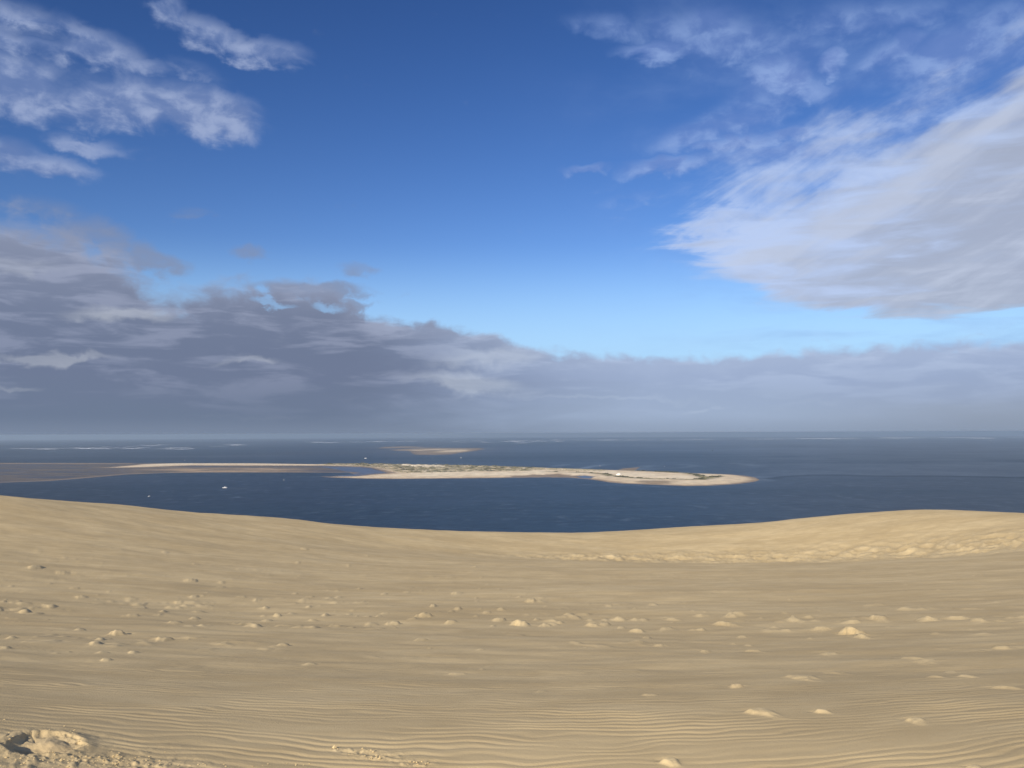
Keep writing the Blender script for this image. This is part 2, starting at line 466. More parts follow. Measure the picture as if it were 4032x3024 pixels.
def sea_material():
    m, N, b = new_mat('sea_water')
    tc = N.n('ShaderNodeTexCoord').outputs['Object']
    at = N.n('ShaderNodeAttribute', attribute_name='shoal').outputs['Color']
    ar, ag, ab = N.sepxyz(at)
    def stretched(sx, sy, off=0.0):
        mp = N.n('ShaderNodeMapping'); N.put(mp.inputs[0], tc)
        mp.inputs['Scale'].default_value = (sx, sy, 1.0); mp.inputs['Location'].default_value = (off, off * 0.7, 0)
        return mp.outputs[0]
    big = N.noise(stretched(1 / 900., 1 / 420.), 1.0, 5.0, 0.55, 0.6)
    mid = N.noise(stretched(1 / 160., 1 / 90., 3.0), 1.0, 5.0, 0.6, 0.5)
    fine = N.noise(stretched(1 / 19., 1 / 24., 9.0), 1.0, 4.0, 0.6, 0.1)
    deep = N.mix(N.smooth(big, 0.36, 0.66), (0.0045, 0.019, 0.037), (0.0075, 0.031, 0.049))
    deep = N.mix(N.mul(N.smooth(mid, 0.5, 0.75), 0.35), deep, (0.016, 0.042, 0.062))
    c = N.mix(ar, deep, (0.075, 0.100, 0.118))       # sandy shallows, and the haze painted on the far sea
    c = N.mix(ag, c, (0.12, 0.10, 0.085))            # barely covered banks
    # whitecaps
    wc = N.mul(N.smooth(fine, 0.53, 0.70), N.smooth(mid, 0.40, 0.58))
    c = N.mix(N.mul(N.smooth(fine, 0.30, 0.46), 0.45), (0.0035, 0.012, 0.026), c)
    c = N.mix(N.mul(wc, 0.22), c, (0.22, 0.28, 0.34))
    c = N.mix(N.mul(ab, N.smooth(fine, 0.35, 0.6)), c, (0.30, 0.36, 0.42))
    N.put(b.inputs['Base Color'], c)
    rough = N.lin(N.add(N.mul(big, 0.6), N.mul(mid, 0.4)), 0.35, 0.65, 0.34, 0.46)
    N.put(b.inputs['Roughness'], rough)
    b.inputs['IOR'].default_value = 1.33
    slick = N.add(N.add(N.mul(N.sub(big, 0.5), 1.1), N.mul(N.sub(mid, 0.5), 0.7)), N.add(N.mul(N.sub(fine, 0.5), 0.7), N.mul(ar, 0.8)))
    N.put(b.inputs['Specular IOR Level'], N.lin(slick, -0.45, 0.75, 0.04, 0.35))       # ruffled to slick water
    h = N.add(N.mul(N.noise(stretched(1 / 9., 1 / 22., 5.0), 1.0, 3.0, 0.6), 1.0), N.mul(mid, 2.0))
    bump(N, b, h, 1.1, 0.55)
    return m
def bank_material():
    m, N, b = new_mat('island_sand')
    tc = N.n('ShaderNodeTexCoord').outputs['Object']
    at = N.n('ShaderNodeAttribute', attribute_name='cover')
    mp = N.n('ShaderNodeMapping'); N.put(mp.inputs[0], tc); mp.inputs['Scale'].default_value = (1 / 14., 1 / 30., 1 / 10.)
    n = N.noise(mp.outputs[0], 1.0, 5.0, 0.6, 0.3)
    c = N.mix(1.0, at.outputs['Color'], N.mix(N.smooth(n, 0.3, 0.7), (0.84, 0.84, 0.85), (1.10, 1.10, 1.08)), 'MULTIPLY')
    N.put(b.inputs['Base Color'], c)
    N.put(b.inputs['Roughness'], N.lin(at.outputs['Alpha'], 0.0, 1.0, 0.95, 0.30))
    N.put(b.inputs['Specular IOR Level'], N.lin(at.outputs['Alpha'], 0.0, 1.0, 0.1, 0.4))
    bump(N, b, n, 0.5, 0.5)
    return m
M_SAND, M_SEA, M_BANK = sand_material(), sea_material(), bank_material()

# ------------------------------------------------------------------ the dune under the camera
def hermite(xk, yk, x):
    """smooth curve through (xk, yk); shape-preserving tangents"""
    h = np.diff(xk); s = np.diff(yk) / h
    m = np.empty_like(yk)
    m[1:-1] = (s[:-1] * h[1:] + s[1:] * h[:-1]) / (h[1:] + h[:-1])
    m[0] = s[0]; m[-1] = s[-1]
    i = np.clip(np.searchsorted(xk, x) - 1, 0, len(h) - 1)
    t = np.clip((x - xk[i]) / h[i], -1.0, 2.0)
    t2, t3 = t * t, t * t * t
    return (2 * t3 - 3 * t2 + 1) * yk[i] + (t3 - 2 * t2 + t) * h[i] * m[i] + (-2 * t3 + 3 * t2) * yk[i + 1] + (t3 - t2) * h[i] * m[i + 1]

# control columns: photo x, then (distance in m, photo y) from the feet to the crest, then the ridge beyond (y or None)
COLS = [
    (-1500, [(4, 3024), (8, 2600), (14, 2420), (22, 2250), (34, 2080), (43, 1960), (52, 1880)], None),
    (-500,  [(4, 3024), (8, 2605), (14, 2425), (22, 2270), (34, 2115), (43, 2010), (52, 1925)], None),
    (0,     [(4, 3024), (8, 2610), (14, 2435), (22, 2285), (34, 2145), (43, 2045), (52, 1957)], 1975),
    (400,   [(4, 3024), (8, 2612), (14, 2440), (22, 2298), (34, 2165), (43, 2076), (53, 2001)], 1999),
    (700,   [(4, 3024), (8, 2615), (14, 2444), (22, 2305), (35, 2178), (44, 2098), (54, 2030)], 2016),
    (900,   [(4, 3024), (8, 2617), (14, 2447), (22, 2312), (36, 2184), (45, 2112), (55, 2044)], 2034),
    (1150,  [(4, 3024), (8, 2618), (14, 2449), (22, 2318), (37, 2192), (46, 2128), (57, 2058)], 2056),
    (1500,  [(4, 3024), (8, 2620), (14, 2450), (22, 2325), (39, 2202), (48, 2158), (60, 2079)], 2110),
    (2000,  [(4, 3024), (8, 2622), (14, 2450), (22, 2330), (40, 2213), (49, 2195), (63, 2096)], None),
    (2250,  [(4, 3024), (8, 2622), (14, 2450), (22, 2331), (40, 2216), (50, 2202), (65, 2098)], None),
    (2600,  [(4, 3024), (8, 2622), (14, 2450), (22, 2332), (40, 2219), (51, 2211), (67, 2082)], None),
    (3000,  [(4, 3024), (8, 2622), (14, 2450), (22, 2332), (40, 2221), (51, 2214), (69, 2056)], None),
    (3300,  [(4, 3024), (8, 2622), (14, 2450), (22, 2330), (40, 2217), (51, 2209), (70, 2027)], None),
    (3650,  [(4, 3024), (8, 2620), (14, 2448), (22, 2326), (40, 2207), (50, 2190), (70, 2008)], None),
    (4032,  [(4, 3024), (8, 2618), (14, 2445), (22, 2320), (40, 2193), (49, 2160), (68, 2020)], None),
    (4600,  [(4, 3024), (8, 2615), (14, 2440), (22, 2312), (39, 2175), (48, 2130), (66, 2060)], None),
    (5600,  [(4, 3024), (8, 2610), (14, 2430), (22, 2300), (38, 2155), (46, 2120), (64, 2110)], None),
]
def control_table():
    A, D, Z = [], [], []
    for X, pts, ridge in COLS:
        az = float(pix_azel(X, 2250)[0])
        ds, zs = [], []
        for d, Y in pts:
            el = float(pix_azel(X, Y)[1])
            ds.append(d); zs.append(d * math.tan(el))
        dc, zc = ds[-1], zs[-1]
        dip = -zc / dc
        near = [(0.01, zs[0] + 0.06), (2.0, zs[0] + 0.045)]
        d1 = 84.0; z1 = zc - (d1 - dc) * (dip + 0.085)
        if ridge and ridge < pts[-1][1] - 1.5:      # a gentler shoulder shows beyond the crest
            z1 = d1 * math.tan(float(pix_azel(X, pts[-1][1] + 0.55 * (ridge - pts[-1][1]))[1]))
        d2 = 112.0
        z2 = d2 * math.tan(float(pix_azel(X, ridge)[1])) if ridge else z1 - (d2 - d1) * 0.21
        far = [(d1, z1), (d2, z2), (190.0, z2 - 78 * 0.18), (330.0, z2 - 78 * 0.18 - 140 * 0.22), (480.0, -EYE - 1.5), (620.0, -EYE - 5.0)]
        seq = near + list(zip(ds, zs)) + far
        A.append(az); D.append([p[0] for p in seq]); Z.append([p[1] for p in seq])
    return np.array(A), np.array(D), np.array(Z)
CA, CD, CZ = control_table()
def column_profile(az):
    """control distances and heights (relative to the eye) at one azimuth"""
    a = np.clip(az, CA[0], CA[-1])
    return (np.array([hermite(CA, CD[:, k], np.array([a]))[0] for k in range(CD.shape[1])]),
            np.array([hermite(CA, CZ[:, k], np.array([a]))[0] for k in range(CZ.shape[1])]))
def ground_at_pixel(X, Y):
    """first meeting of a pixel's ray with the smooth dune -> x, y, distance"""
    az, el = (float(v) for v in pix_azel(X, Y))
    dk, zk = column_profile(az)
    d = np.linspace(2.5, 75, 6000)
    z = hermite(dk, zk, d)
    over = z - d * math.tan(el)
    i = int(np.argmax(over >= 0)) if (over >= 0).any() else len(d) - 1
    return d[i] * math.sin(az), d[i] * math.cos(az), d[i]

# heaped remains of old footprints: photo x, y, width in photo pixels, height factor
BUMPS = [(318,2478,44,1.2),(470,2492,62,1.7),(375,2535,64,1.0),(395,2515,40,1.0),(409,2567,52,.9),(420,2598,46,1.1),(527,2567,52,1.1),(651,2512,74,.8),(18,2548,64,.8),(52,2510,42,1.1),
 (325,2347,52,1.0),(200,2386,46,1.1),(108,2408,42,.9),(560,2384,40,1.1),(529,2420,42,1.1),(646,2402,36,1.2),(705,2365,36,1.2),(764,2345,46,1.0),(773,2426,46,1.0),(633,2417,32,.8),(692,2445,64,.6),
 (746,2465,52,.6),(931,2445,38,1.0),(886,2304,42,.9),(271,2567,32,.9),(226,2571,32,.8),(298,2316,32,.8),(791,2397,54,.7),(963,2347,42,.9),(146,2232,56,1.1),(264,2250,50,1.1),(87,2209,36,.9),
 (784,2217,40,.9),(757,2278,60,.8),(870,2287,36,1.1),(1367,2223,36,1.1),(1449,2185,30,1.0),(1540,2214,34,1.2),(1878,2229,36,1.1),(1413,2311,40,1.0),(1200,2160,30,.9),(650,2170,30,.8),
 (1018,2356,42,.9),(1093,2415,34,1.6),(1150,2406,42,1.0),(1282,2417,34,1.7),(1237,2433,50,.9),(1055,2431,52,.8),(1052,2386,42,.9),(1222,2383,36,1.0),(1222,2345,34,1.0),(1335,2347,36,1.1),(1393,2399,28,1.1),
 (1375,2411,34,.8),(1447,2424,38,.9),(1493,2424,30,1.2),(1556,2447,64,1.2),(1515,2412,42,.9),(1678,2420,64,1.6),(1710,2386,38,1.8),(1805,2397,38,1.6),(1778,2408,26,1.4),(1633,2435,52,.9),(1778,2445,64,1.0),
 (1877,2425,26,1.3),(1972,2401,32,1.7),(1918,2408,44,1.1),(1963,2435,74,1.2),(1945,2460,32,1.0),(1665,2517,56,.8),(1122,2539,54,1.0),(1222,2612,56,1.0),(1515,2334,30,1.1),(1662,2322,26,1.5),(1606,2327,28,1.0),
 (1800,2329,52,.9),(1626,2308,24,1.2),(1420,2309,38,1.0),(1895,2557,38,.7),(1895,2634,32,1.0),(1805,2643,90,.6),(2090,2361,48,1.7),(2047,2347,34,1.0),(2045,2447,84,1.5),(2117,2435,34,1.4),(2154,2455,48,1.6),
 (2217,2395,34,1.0),(2221,2425,22,1.4),(2402,2381,38,1.5),(2506,2397,24,1.7),(2572,2377,44,1.2),(2325,2435,34,1.3),(2325,2454,64,1.1),(2380,2451,66,1.2),(2447,2464,46,1.2),(2506,2473,66,1.2),(2416,2427,44,.9),
 (2624,2464,66,.9),(2759,2472,46,1.3),(2547,2501,46,.9),(2592,2531,46,.8),(2904,2413,90,1.1),(2836,2447,90,.9),(2922,2494,54,.9),(2886,2521,28,1.2),(2945,2528,38,1.2),(2958,2549,66,.8),(2777,2550,56,.8),
 (3089,2412,32,1.7),(3107,2431,66,1.0),(3261,2421,22,1.4),(3042,2461,44,1.1),(3093,2473,46,.9),(3233,2464,96,.8),(3336,2480,84,1.9),(3383,2496,64,1.4),(3457,2431,84,1.1),(3635,2435,66,1.0),(3845,2442,56,1.2),
 (3677,2488,44,1.0),(3938,2540,66,.9),(3187,2505,28,1.0),(3733,2636,44,1.0),(3672,2662,56,.9),(3793,2659,66,.8),(3644,2594,90,.7),(3261,2557,90,.6),(3149,2650,140,.5),(3280,2634,96,.5),(3574,2585,66,.7),
 (2900,2697,66,1.9),(2982,2788,120,1.0),(3228,2797,60,1.7),(3602,2829,80,1.2),(2636,2989,84,1.5),(3830,3016,60,1.3),(2563,2729,70,.7),(2134,2715,44,.8),(3939,2697,90,.8),(3739,2638,46,.8),(1320,2950,20,1.6)]

def build_dune():
    n_in = 1040
    X_in = np.linspace(-330, 4362, n_in)
    az_in = np.array(pix_azel(X_in, np.full(n_in, 2300.0))[0])
    az_lo = np.linspace(-math.pi, az_in[0], 60)[:-1]
    az_hi = np.linspace(az_in[-1], math.pi, 61)[1:-1]
    AZ = np.concatenate([az_lo, az_in, az_hi])
    near = np.concatenate([np.linspace(0.02, 3.2, 14), 1.0 / np.linspace(1 / 3.3, 1 / 9.0, 360)])
    mid = 1.0 / np.linspace(1 / 9.03, 1 / 34.0, 165)
    far = np.concatenate([np.arange(34.3, 76, 0.36), np.arange(76.5, 125, 1.5), np.linspace(128, 620, 70)])
    D = np.concatenate([near, mid, far])
    Z = np.empty((len(D), len(AZ)))
    KD = np.stack([hermite(CA, CD[:, k], np.clip(AZ, CA[0], CA[-1])) for k in range(CD.shape[1])], 1)
    KZ = np.stack([hermite(CA, CZ[:, k], np.clip(AZ, CA[0], CA[-1])) for k in range(CZ.shape[1])], 1)
    for j in range(len(AZ)):
        Z[:, j] = hermite(KD[j], KZ[j], D)
    # behind the camera the crest runs on, level
    back = sstep(np.abs(AZ), 1.25, 2.2)[None, :]
    lvl = -1.6 - np.maximum(D - 6, 0) * 0.05 - np.maximum(D - 150, 0) ** 1.2 * 0.07
    Z = Z * (1 - back) + np.maximum(lvl, -EYE - 5.0)[:, None] * back
    DD = D[:, None]
    X = DD * np.sin(AZ)[None, :]; Y = DD * np.cos(AZ)[None, :]
    wear = np.zeros(Z.shape + (3,))
    fade_far = 1 - sstep(DD, 60, 120)
    # broad swells of the surface
    Z += 0.05 * fbm(X / 7.0, Y / 5.0, 3, 3) * sstep(DD, 5, 16) * fade_far
    Z += 0.016 * fbm(X / 1.7, Y / 0.8, 5, 3) * sstep(DD, 4, 9) * fade_far
    ang = 0.03
    # smaller lumps of the trodden zone
    zone = np.exp(-((DD - 14.5) / 4.5) ** 2) + 0.35 * np.exp(-((DD - 28) / 8.0) ** 2)
    lum = np.maximum(fbm(X / 0.42, Y / 0.55, 9, 3) - 0.25, 0)
    pat = sstep(fbm(X / 3.1, Y / 1.7, 12, 3), -0.05, 0.5)
    Z += 0.075 * lum * zone * pat
    wear[..., 0] += 0.5 * lum * zone * pat
    # tracks in the hollow under the far slope, right of the middle
    xr = np.degrees(AZ)[None, :]
    dk = hermite(CA, CD[:, 7], np.clip(AZ, CA[0], CA[-1]))[None, :]      # distance of the hollow
    wid = np.clip((xr - 0) / 30.0, 0.0, 1.3)
    tr = np.exp(-((DD - dk - 1.0 - 2.2 * wid) / (1.4 + 3.2 * wid)) ** 2) * sstep(xr, -6, 8)
    tn = fbm(X / 1.1, Y / 0.9, 21, 4, 0.6)
    Z += tr * 0.16 * tn
    wear[..., 0] += tr * 0.35 * np.clip(tn, -0.6, 0.8)
    # wind ripples across the near slope
    rip = 1 - sstep(DD, 7.5, 11.5)
    wx = X + 0.0; wy = Y + ang * X
    lam = 0.098
    ph = wy / lam + 0.9 * fbm(X / 1.5, Y / 0.9, 31, 2) + 0.75 * fbm(X / 0.42, Y / 0.30, 35, 2) + 0.8 * perlin(X / 5.0, Y / 4.0, 38)
    w = np.sin(2 * math.pi * ph)
    w = 0.75 * w + 0.25 * np.sin(4 * math.pi * ph + 0.9)
    amp = 0.0026 * np.clip(0.72 + 0.9 * fbm(X / 1.1, Y / 0.55, 41, 3), 0.08, 1.6)
    # heaps
    place = []
    for bx, by, bw, bh in BUMPS:
        gx, gy, gd = ground_at_pixel(bx, by + bw * 0.12)
        place.append((gx, gy, gd, bw * gd / FPX, bh, 0))
    # a litter of small ones
    for k in range(210):
        px = random.uniform(-200, 4200); py = random.choice([random.gauss(2420, 45), random.gauss(2360, 60), random.uniform(2240, 2560)])
        if py < 2215: continue
        gx, gy, gd = ground_at_pixel(px, py)
        place.append((gx, gy, gd, random.uniform(9, 24) * gd / FPX, random.uniform(0.5, 1.3), 1))
    rag = fbm(X / 0.075, Y / 0.11, 51, 3)
    calm = np.zeros_like(Z)
    for gx, gy, gd, bw, bh, small in place:
        az0 = math.atan2(gx, gy)
        r = bw * 3.2 / gd
        j0, j1 = np.searchsorted(AZ, [az0 - r, az0 + r]); i0, i1 = np.searchsorted(D, [gd - bw * 4.5, gd + bw * 2.5])
        if i1 - i0 < 2 or j1 - j0 < 2: continue
        sl = (slice(i0, i1), slice(j0, j1))
        rg = rag[sl]
        th = random.uniform(-0.5, 0.5)
        xs0 = X[sl] - gx; ys0 = Y[sl] - gy
        u = (xs0 * math.cos(th) + ys0 * math.sin(th)) / bw + 0.09 * rg
        v = (-xs0 * math.sin(th) + ys0 * math.cos(th)) / bw + 0.09 * rg
        L = random.uniform(0.55, 1.0)
        su = 0.36 * (1 + 0.25 * np.clip(v, -1, 0.5))
        pu = np.exp(-(np.abs(u) / su) ** 2.6)
        back_ = np.exp(-(np.maximum(v, 0) / 0.20) ** 2)
        front = np.exp(-(np.maximum(-v, 0) / L) ** 1.35)
        A = (0.150 if gd > 9 else 0.115) * bw * bh
        m = pu * back_ * front
        h = A * (0.45 * m + 0.55 * sstep(m + 0.10 * rg * (m > 0.04), 0.10, 0.66)) * (1 + 0.18 * rg)
        pit = -0.35 * A * np.exp(-(u / 0.45) ** 2 - ((v - 0.42) / 0.22) ** 2)
        Z[sl] += h + pit
        wear[sl][..., 0] += 0.30 * m * min(bh, 1.3)
        wear[sl][..., 1] = np.maximum(wear[sl][..., 1], (0.3 if bh > 1.6 and gd < 12 else 0.0) * m)
        calm[sl] = np.maximum(calm[sl], np.exp(-(u / 0.7) ** 2 - ((v + 0.35) / 1.1) ** 2))
    Z += w * amp * rip * (1 - 0.85 * calm)
    # ---- the fresh footprint by the camera
    gx, gy, gd = ground_at_pixel(172, 2932)
    i0, i1 = np.searchsorted(D, [gd - 1.3, gd + 0.9]); j0, j1 = np.searchsorted(AZ, [math.atan2(gx, gy) - 0.25, math.atan2(gx, gy) + 0.25])
    sl = (slice(i0, i1), slice(j0, j1))
    lx = X[sl] - gx; ly = Y[sl] - gy
    # axes: u to the right along the picture, v away
    ca, sa = math.cos(math.atan2(gx, gy)), math.sin(math.atan2(gx, gy))
    u = lx * ca - ly * sa; v = lx * sa + ly * ca
    n1 = fbm(u / 0.05, v / 0.05, 61, 4); n2 = fbm(u / 0.16, v / 0.16, 65, 3)
    uu = u / 0.155; vv = v / 0.20
    rr = np.sqrt(uu ** 2 + vv ** 2) + 0.13 * n2 + 0.02 * n1
    loose = np.exp(-(np.maximum(rr - 0.9, 0) / 0.9) ** 2)
    Z[sl] -= (w * amp * rip * (1 - 0.85 * calm))[sl] * loose * 0.85
    # shallow bowl with its near left wall undercut, a crumbled heap in the middle, slabs cracking off the far right rim
    bowl = -0.034 * np.clip(1 - rr ** 2, 0, 1) ** 0.6
    rim = 0.010 * np.exp(-((rr - 1.12) / 0.25) ** 2) * (0.8 + 0.4 * vv)
    heap = 0.036 * np.exp(-((uu - 0.22 + 0.1 * n2) / 0.52) ** 2 - ((vv - 0.22 + 0.15 * n2) / 0.55) ** 2)
    crack = -0.009 * np.exp(-((rr - 0.98 - 0.12 * n1) / 0.045) ** 2) * sstep(uu, 0.1, 0.5) * sstep(vv, -0.6, -0.1)
    crack += -0.008 * np.exp(-((rr - 0.74 - 0.16 * n1) / 0.04) ** 2) * sstep(uu, 0.25, 0.6) * sstep(vv, 0.0, 0.3)
    crack += -0.007 * np.exp(-((np.abs(fbm(uu * 1.7 + 4, vv * 0.8, 67, 2))) / 0.07) ** 2) * np.exp(-((vv - 0.75) / 0.3) ** 2) * sstep(-uu, -0.2, 0.3)
    wall = -0.026 * np.exp(-((vv + 0.50 + 0.50 * uu + 0.06 * n1) / 0.09) ** 2) * np.exp(-((uu + 0.35) / 0.62) ** 4)
    wall += 0.012 * np.exp(-((vv + 0.80 + 0.50 * uu) / 0.16) ** 2) * np.exp(-((uu + 0.30) / 0.75) ** 4)
    mess = 0.0035 * n1 * np.exp(-(np.maximum(rr - 0.8, 0) / 1.0) ** 2)
    fr = 0.012 * np.maximum(fbm(u / 0.09, v / 0.14, 71, 3), 0) * np.exp(-((v + 0.42) / 0.28) ** 2) * np.exp(-(np.maximum(np.abs(u - 0.05) - 0.3, 0) / 0.25) ** 2)
    Z[sl] += bowl + rim + heap + crack + wall + mess + fr
    wear[sl][..., 1] = np.maximum(wear[sl][..., 1], 0.35 * np.exp(-(rr / 0.85) ** 4))
    # grainy disturbance along the bottom edge and at a small kicked place
    for (qx, qy, rw, rv, a) in ((430, 3005, .55, .10, .008), (1460, 2975, .16, .08, .007), (1640, 3010, .10, .06, .008), (1420, 2955, .10, .05, .006)):
        kx, ky, kd = ground_at_pixel(qx, qy)
        i0, i1 = np.searchsorted(D, [kd - 0.6, kd + 0.6])
        s2 = (slice(i0, i1), slice(None))
        e = np.exp(-((X[s2] - kx) / rw) ** 4 - ((Y[s2] - ky) / rv) ** 2)
        nn = fbm(X[s2] / 0.035, Y[s2] / 0.035, 81, 3)
        Z[s2] += a * e * np.maximum(nn, -0.1)
        wear[s2][..., 0] += 0.15 * e * np.clip(nn, -1, 1)
    P = np.stack([X, Y, Z + EYE], -1)
    o = grid_obj('sand_dune', P, M_SAND, wrap=True)
    set_attr(o, 'wear', np.clip(wear, -1, 1))
    tag(o, 'pale tan sand dune with wind ripples and old footprints', 'dune', kind='structure')
    return o, D, AZ, Z
DUNE, DUNE_D, DUNE_AZ, DUNE_Z = build_dune()
def dune_z(x, y):
    d = math.hypot(x, y); a = math.atan2(x, y)
    i = int(np.clip(np.searchsorted(DUNE_D, d), 1, len(DUNE_D) - 1)); j = int(np.clip(np.searchsorted(DUNE_AZ, a), 1, len(DUNE_AZ) - 1))
    return float(DUNE_Z[i, j]) + EYE

# ------------------------------------------------------------------ sandbanks
def poly_world(pts):
    x, y, d = pix_sea([p[0] for p in pts], [p[1] for p in pts])
    return np.stack([x, y], -1)
def poly_sd(px, py, poly):
    """signed distance to a polygon (positive inside), metres"""
    best = np.full(px.shape, 1e18); inside = np.zeros(px.shape, bool)
    n = len(poly)
    for k in range(n):
        ax, ay = poly[k]; bx, by = poly[(k + 1) % n]
        ex, ey = bx - ax, by - ay
        t = np.clip(((px - ax) * ex + (py - ay) * ey) / (ex * ex + ey * ey + 1e-9), 0, 1)
        best = np.minimum(best, (px - ax - t * ex) ** 2 + (py - ay - t * ey) ** 2)
        cond = ((ay > py) != (by > py)) & (px < (bx - ax) * (py - ay) / (by - ay + 1e-12) + ax)
        inside ^= cond
    return np.where(inside, 1, -1) * np.sqrt(best)
def line_d(px, py, poly):
    best = np.full(px.shape, 1e18)
    for k in range(len(poly) - 1):
        ax, ay = poly[k]; bx, by = poly[k + 1]
        ex, ey = bx - ax, by - ay
        t = np.clip(((px - ax) * ex + (py - ay) * ey) / (ex * ex + ey * ey + 1e-9), 0, 1)
        best = np.minimum(best, (px - ax - t * ex) ** 2 + (py - ay - t * ey) ** 2)
    return np.sqrt(best)

DRY = np.array((0.70, 0.565, 0.38)); DRYB = np.array((0.82, 0.70, 0.50)); WET = np.array((0.27, 0.195, 0.12)); MUD = np.array((0.050, 0.048, 0.052))
MUDB = np.array((0.125, 0.100, 0.075)); GREEN = np.array((0.115, 0.108, 0.058)); LAG = np.array((0.055, 0.065, 0.095)); WRACK = np.array((0.13, 0.10, 0.065))

ISLE = [(1000,1834),(1271,1834),(1407,1837),(1465,1842),(1515,1856),(1540,1864),(1500,1867),(1452,1869.5),(1425,1873),(1389,1876),(1262,1877),(1316,1880.5),(1407,1884),(1542,1886),(1723,1884.5),(2000,1881.5),
        (2124,1880),(2210,1879),(2262,1882),(2330,1888),(2400,1899),(2450,1904),(2600,1909.5),(2700,1913.5),(2800,1912),(2900,1906),(2970,1897),(2990,1889),(2972,1880),(2930,1873),(2880,1868.5),(2750,1864),(2500,1853.5),(2250,1845.5),
        (2000,1838),(1800,1833),(1500,1829),(1258,1828),(1000,1824.5),(700,1824),(560,1828),(480,1836),(400,1842.5),(560,1840.5),(650,1837),(760,1833),(900,1834)]
FLAT = [(-700,1826),(-300,1824.5),(0,1823),(400,1823.5),(1000,1824),(1300,1828),(1560,1845),(1540,1864),(1425,1873),(1389,1877),(1290,1878),(1330,1872),(1395,1868),(1372,1860),(1316,1861),(1094,1860.5),(815,1860.5),(646,1862.5),(497,1868.5),
        (368,1880),(199,1893.5),(0,1900.5),(-300,1908),(-700,1915)]
VEG = [(1250,1827),(1500,1828),(1800,1832),(2000,1837),(2120,1843),(2100,1859),(1900,1860),(1730,1864),(1600,1865),(1545,1857),(1490,1842),(1400,1836),(1270,1832)]
VEG2 = [(2000,1838),(2250,1846),(2420,1852),(2420,1860),(2300,1862),(2150,1857),(2050,1854)]
BLOW = [(1560,1832),(1640,1832),(1750,1837),(1745,1845),(1690,1844),(1600,1840)]
DRIFT1 = [(2311,1865),(2372,1869),(2408,1878),(2499,1886),(2571,1890),(2625,1890),(2716,1892),(2766,1892),(2775,1884),(2745,1874),(2698,1865),(2607,1860),(2553,1857),(2474,1854.5)]
DRIFT2 = [(2766,1880),(2790,1888),(2824,1880),(2842,1879)]
DRIFT3 = [(2150,1861),(2311,1865)]
INLET = [(2000,1875),(2050,1872),(2190,1867.5),(2250,1871),(2348,1878),(2325,1885),(2262,1881),(2124,1879.5),(2000,1881)]
POND = [(2262,1876),(2300,1874),(2348,1878.5),(2326,1885),(2290,1883)]
WETSPOT = [(2500,1899),(2560,1895),(2640,1897),(2640,1907),(2540,1907)]
LAGOON = [(1250,1836.5),(1407,1838.5),(1460,1844),(1510,1857),(1534,1863.5),(1460,1868.5),(1400,1875),(1290,1877.5),(1340,1871),(1420,1862),(1360,1858),(1330,1850)]
FARB = [(1616,1776),(1560,1775),(1530,1771),(1600,1767),(1690,1763),(1742,1764),(1887,1764.5),(1912,1767),(1869,1776),(1815,1783),(1779,1789),(1706,1791.5),(1634,1790.5),(1621,1784)]
FARB2 = [(1489,1764),(1515,1759.5),(1600,1757.5),(1652,1759),(1680,1762),(1590,1764),(1500,1766)]
SPIT = [(2425,1852),(2450,1845),(2490,1841),(2524,1839.5),(2512,1846),(2500,1854)]

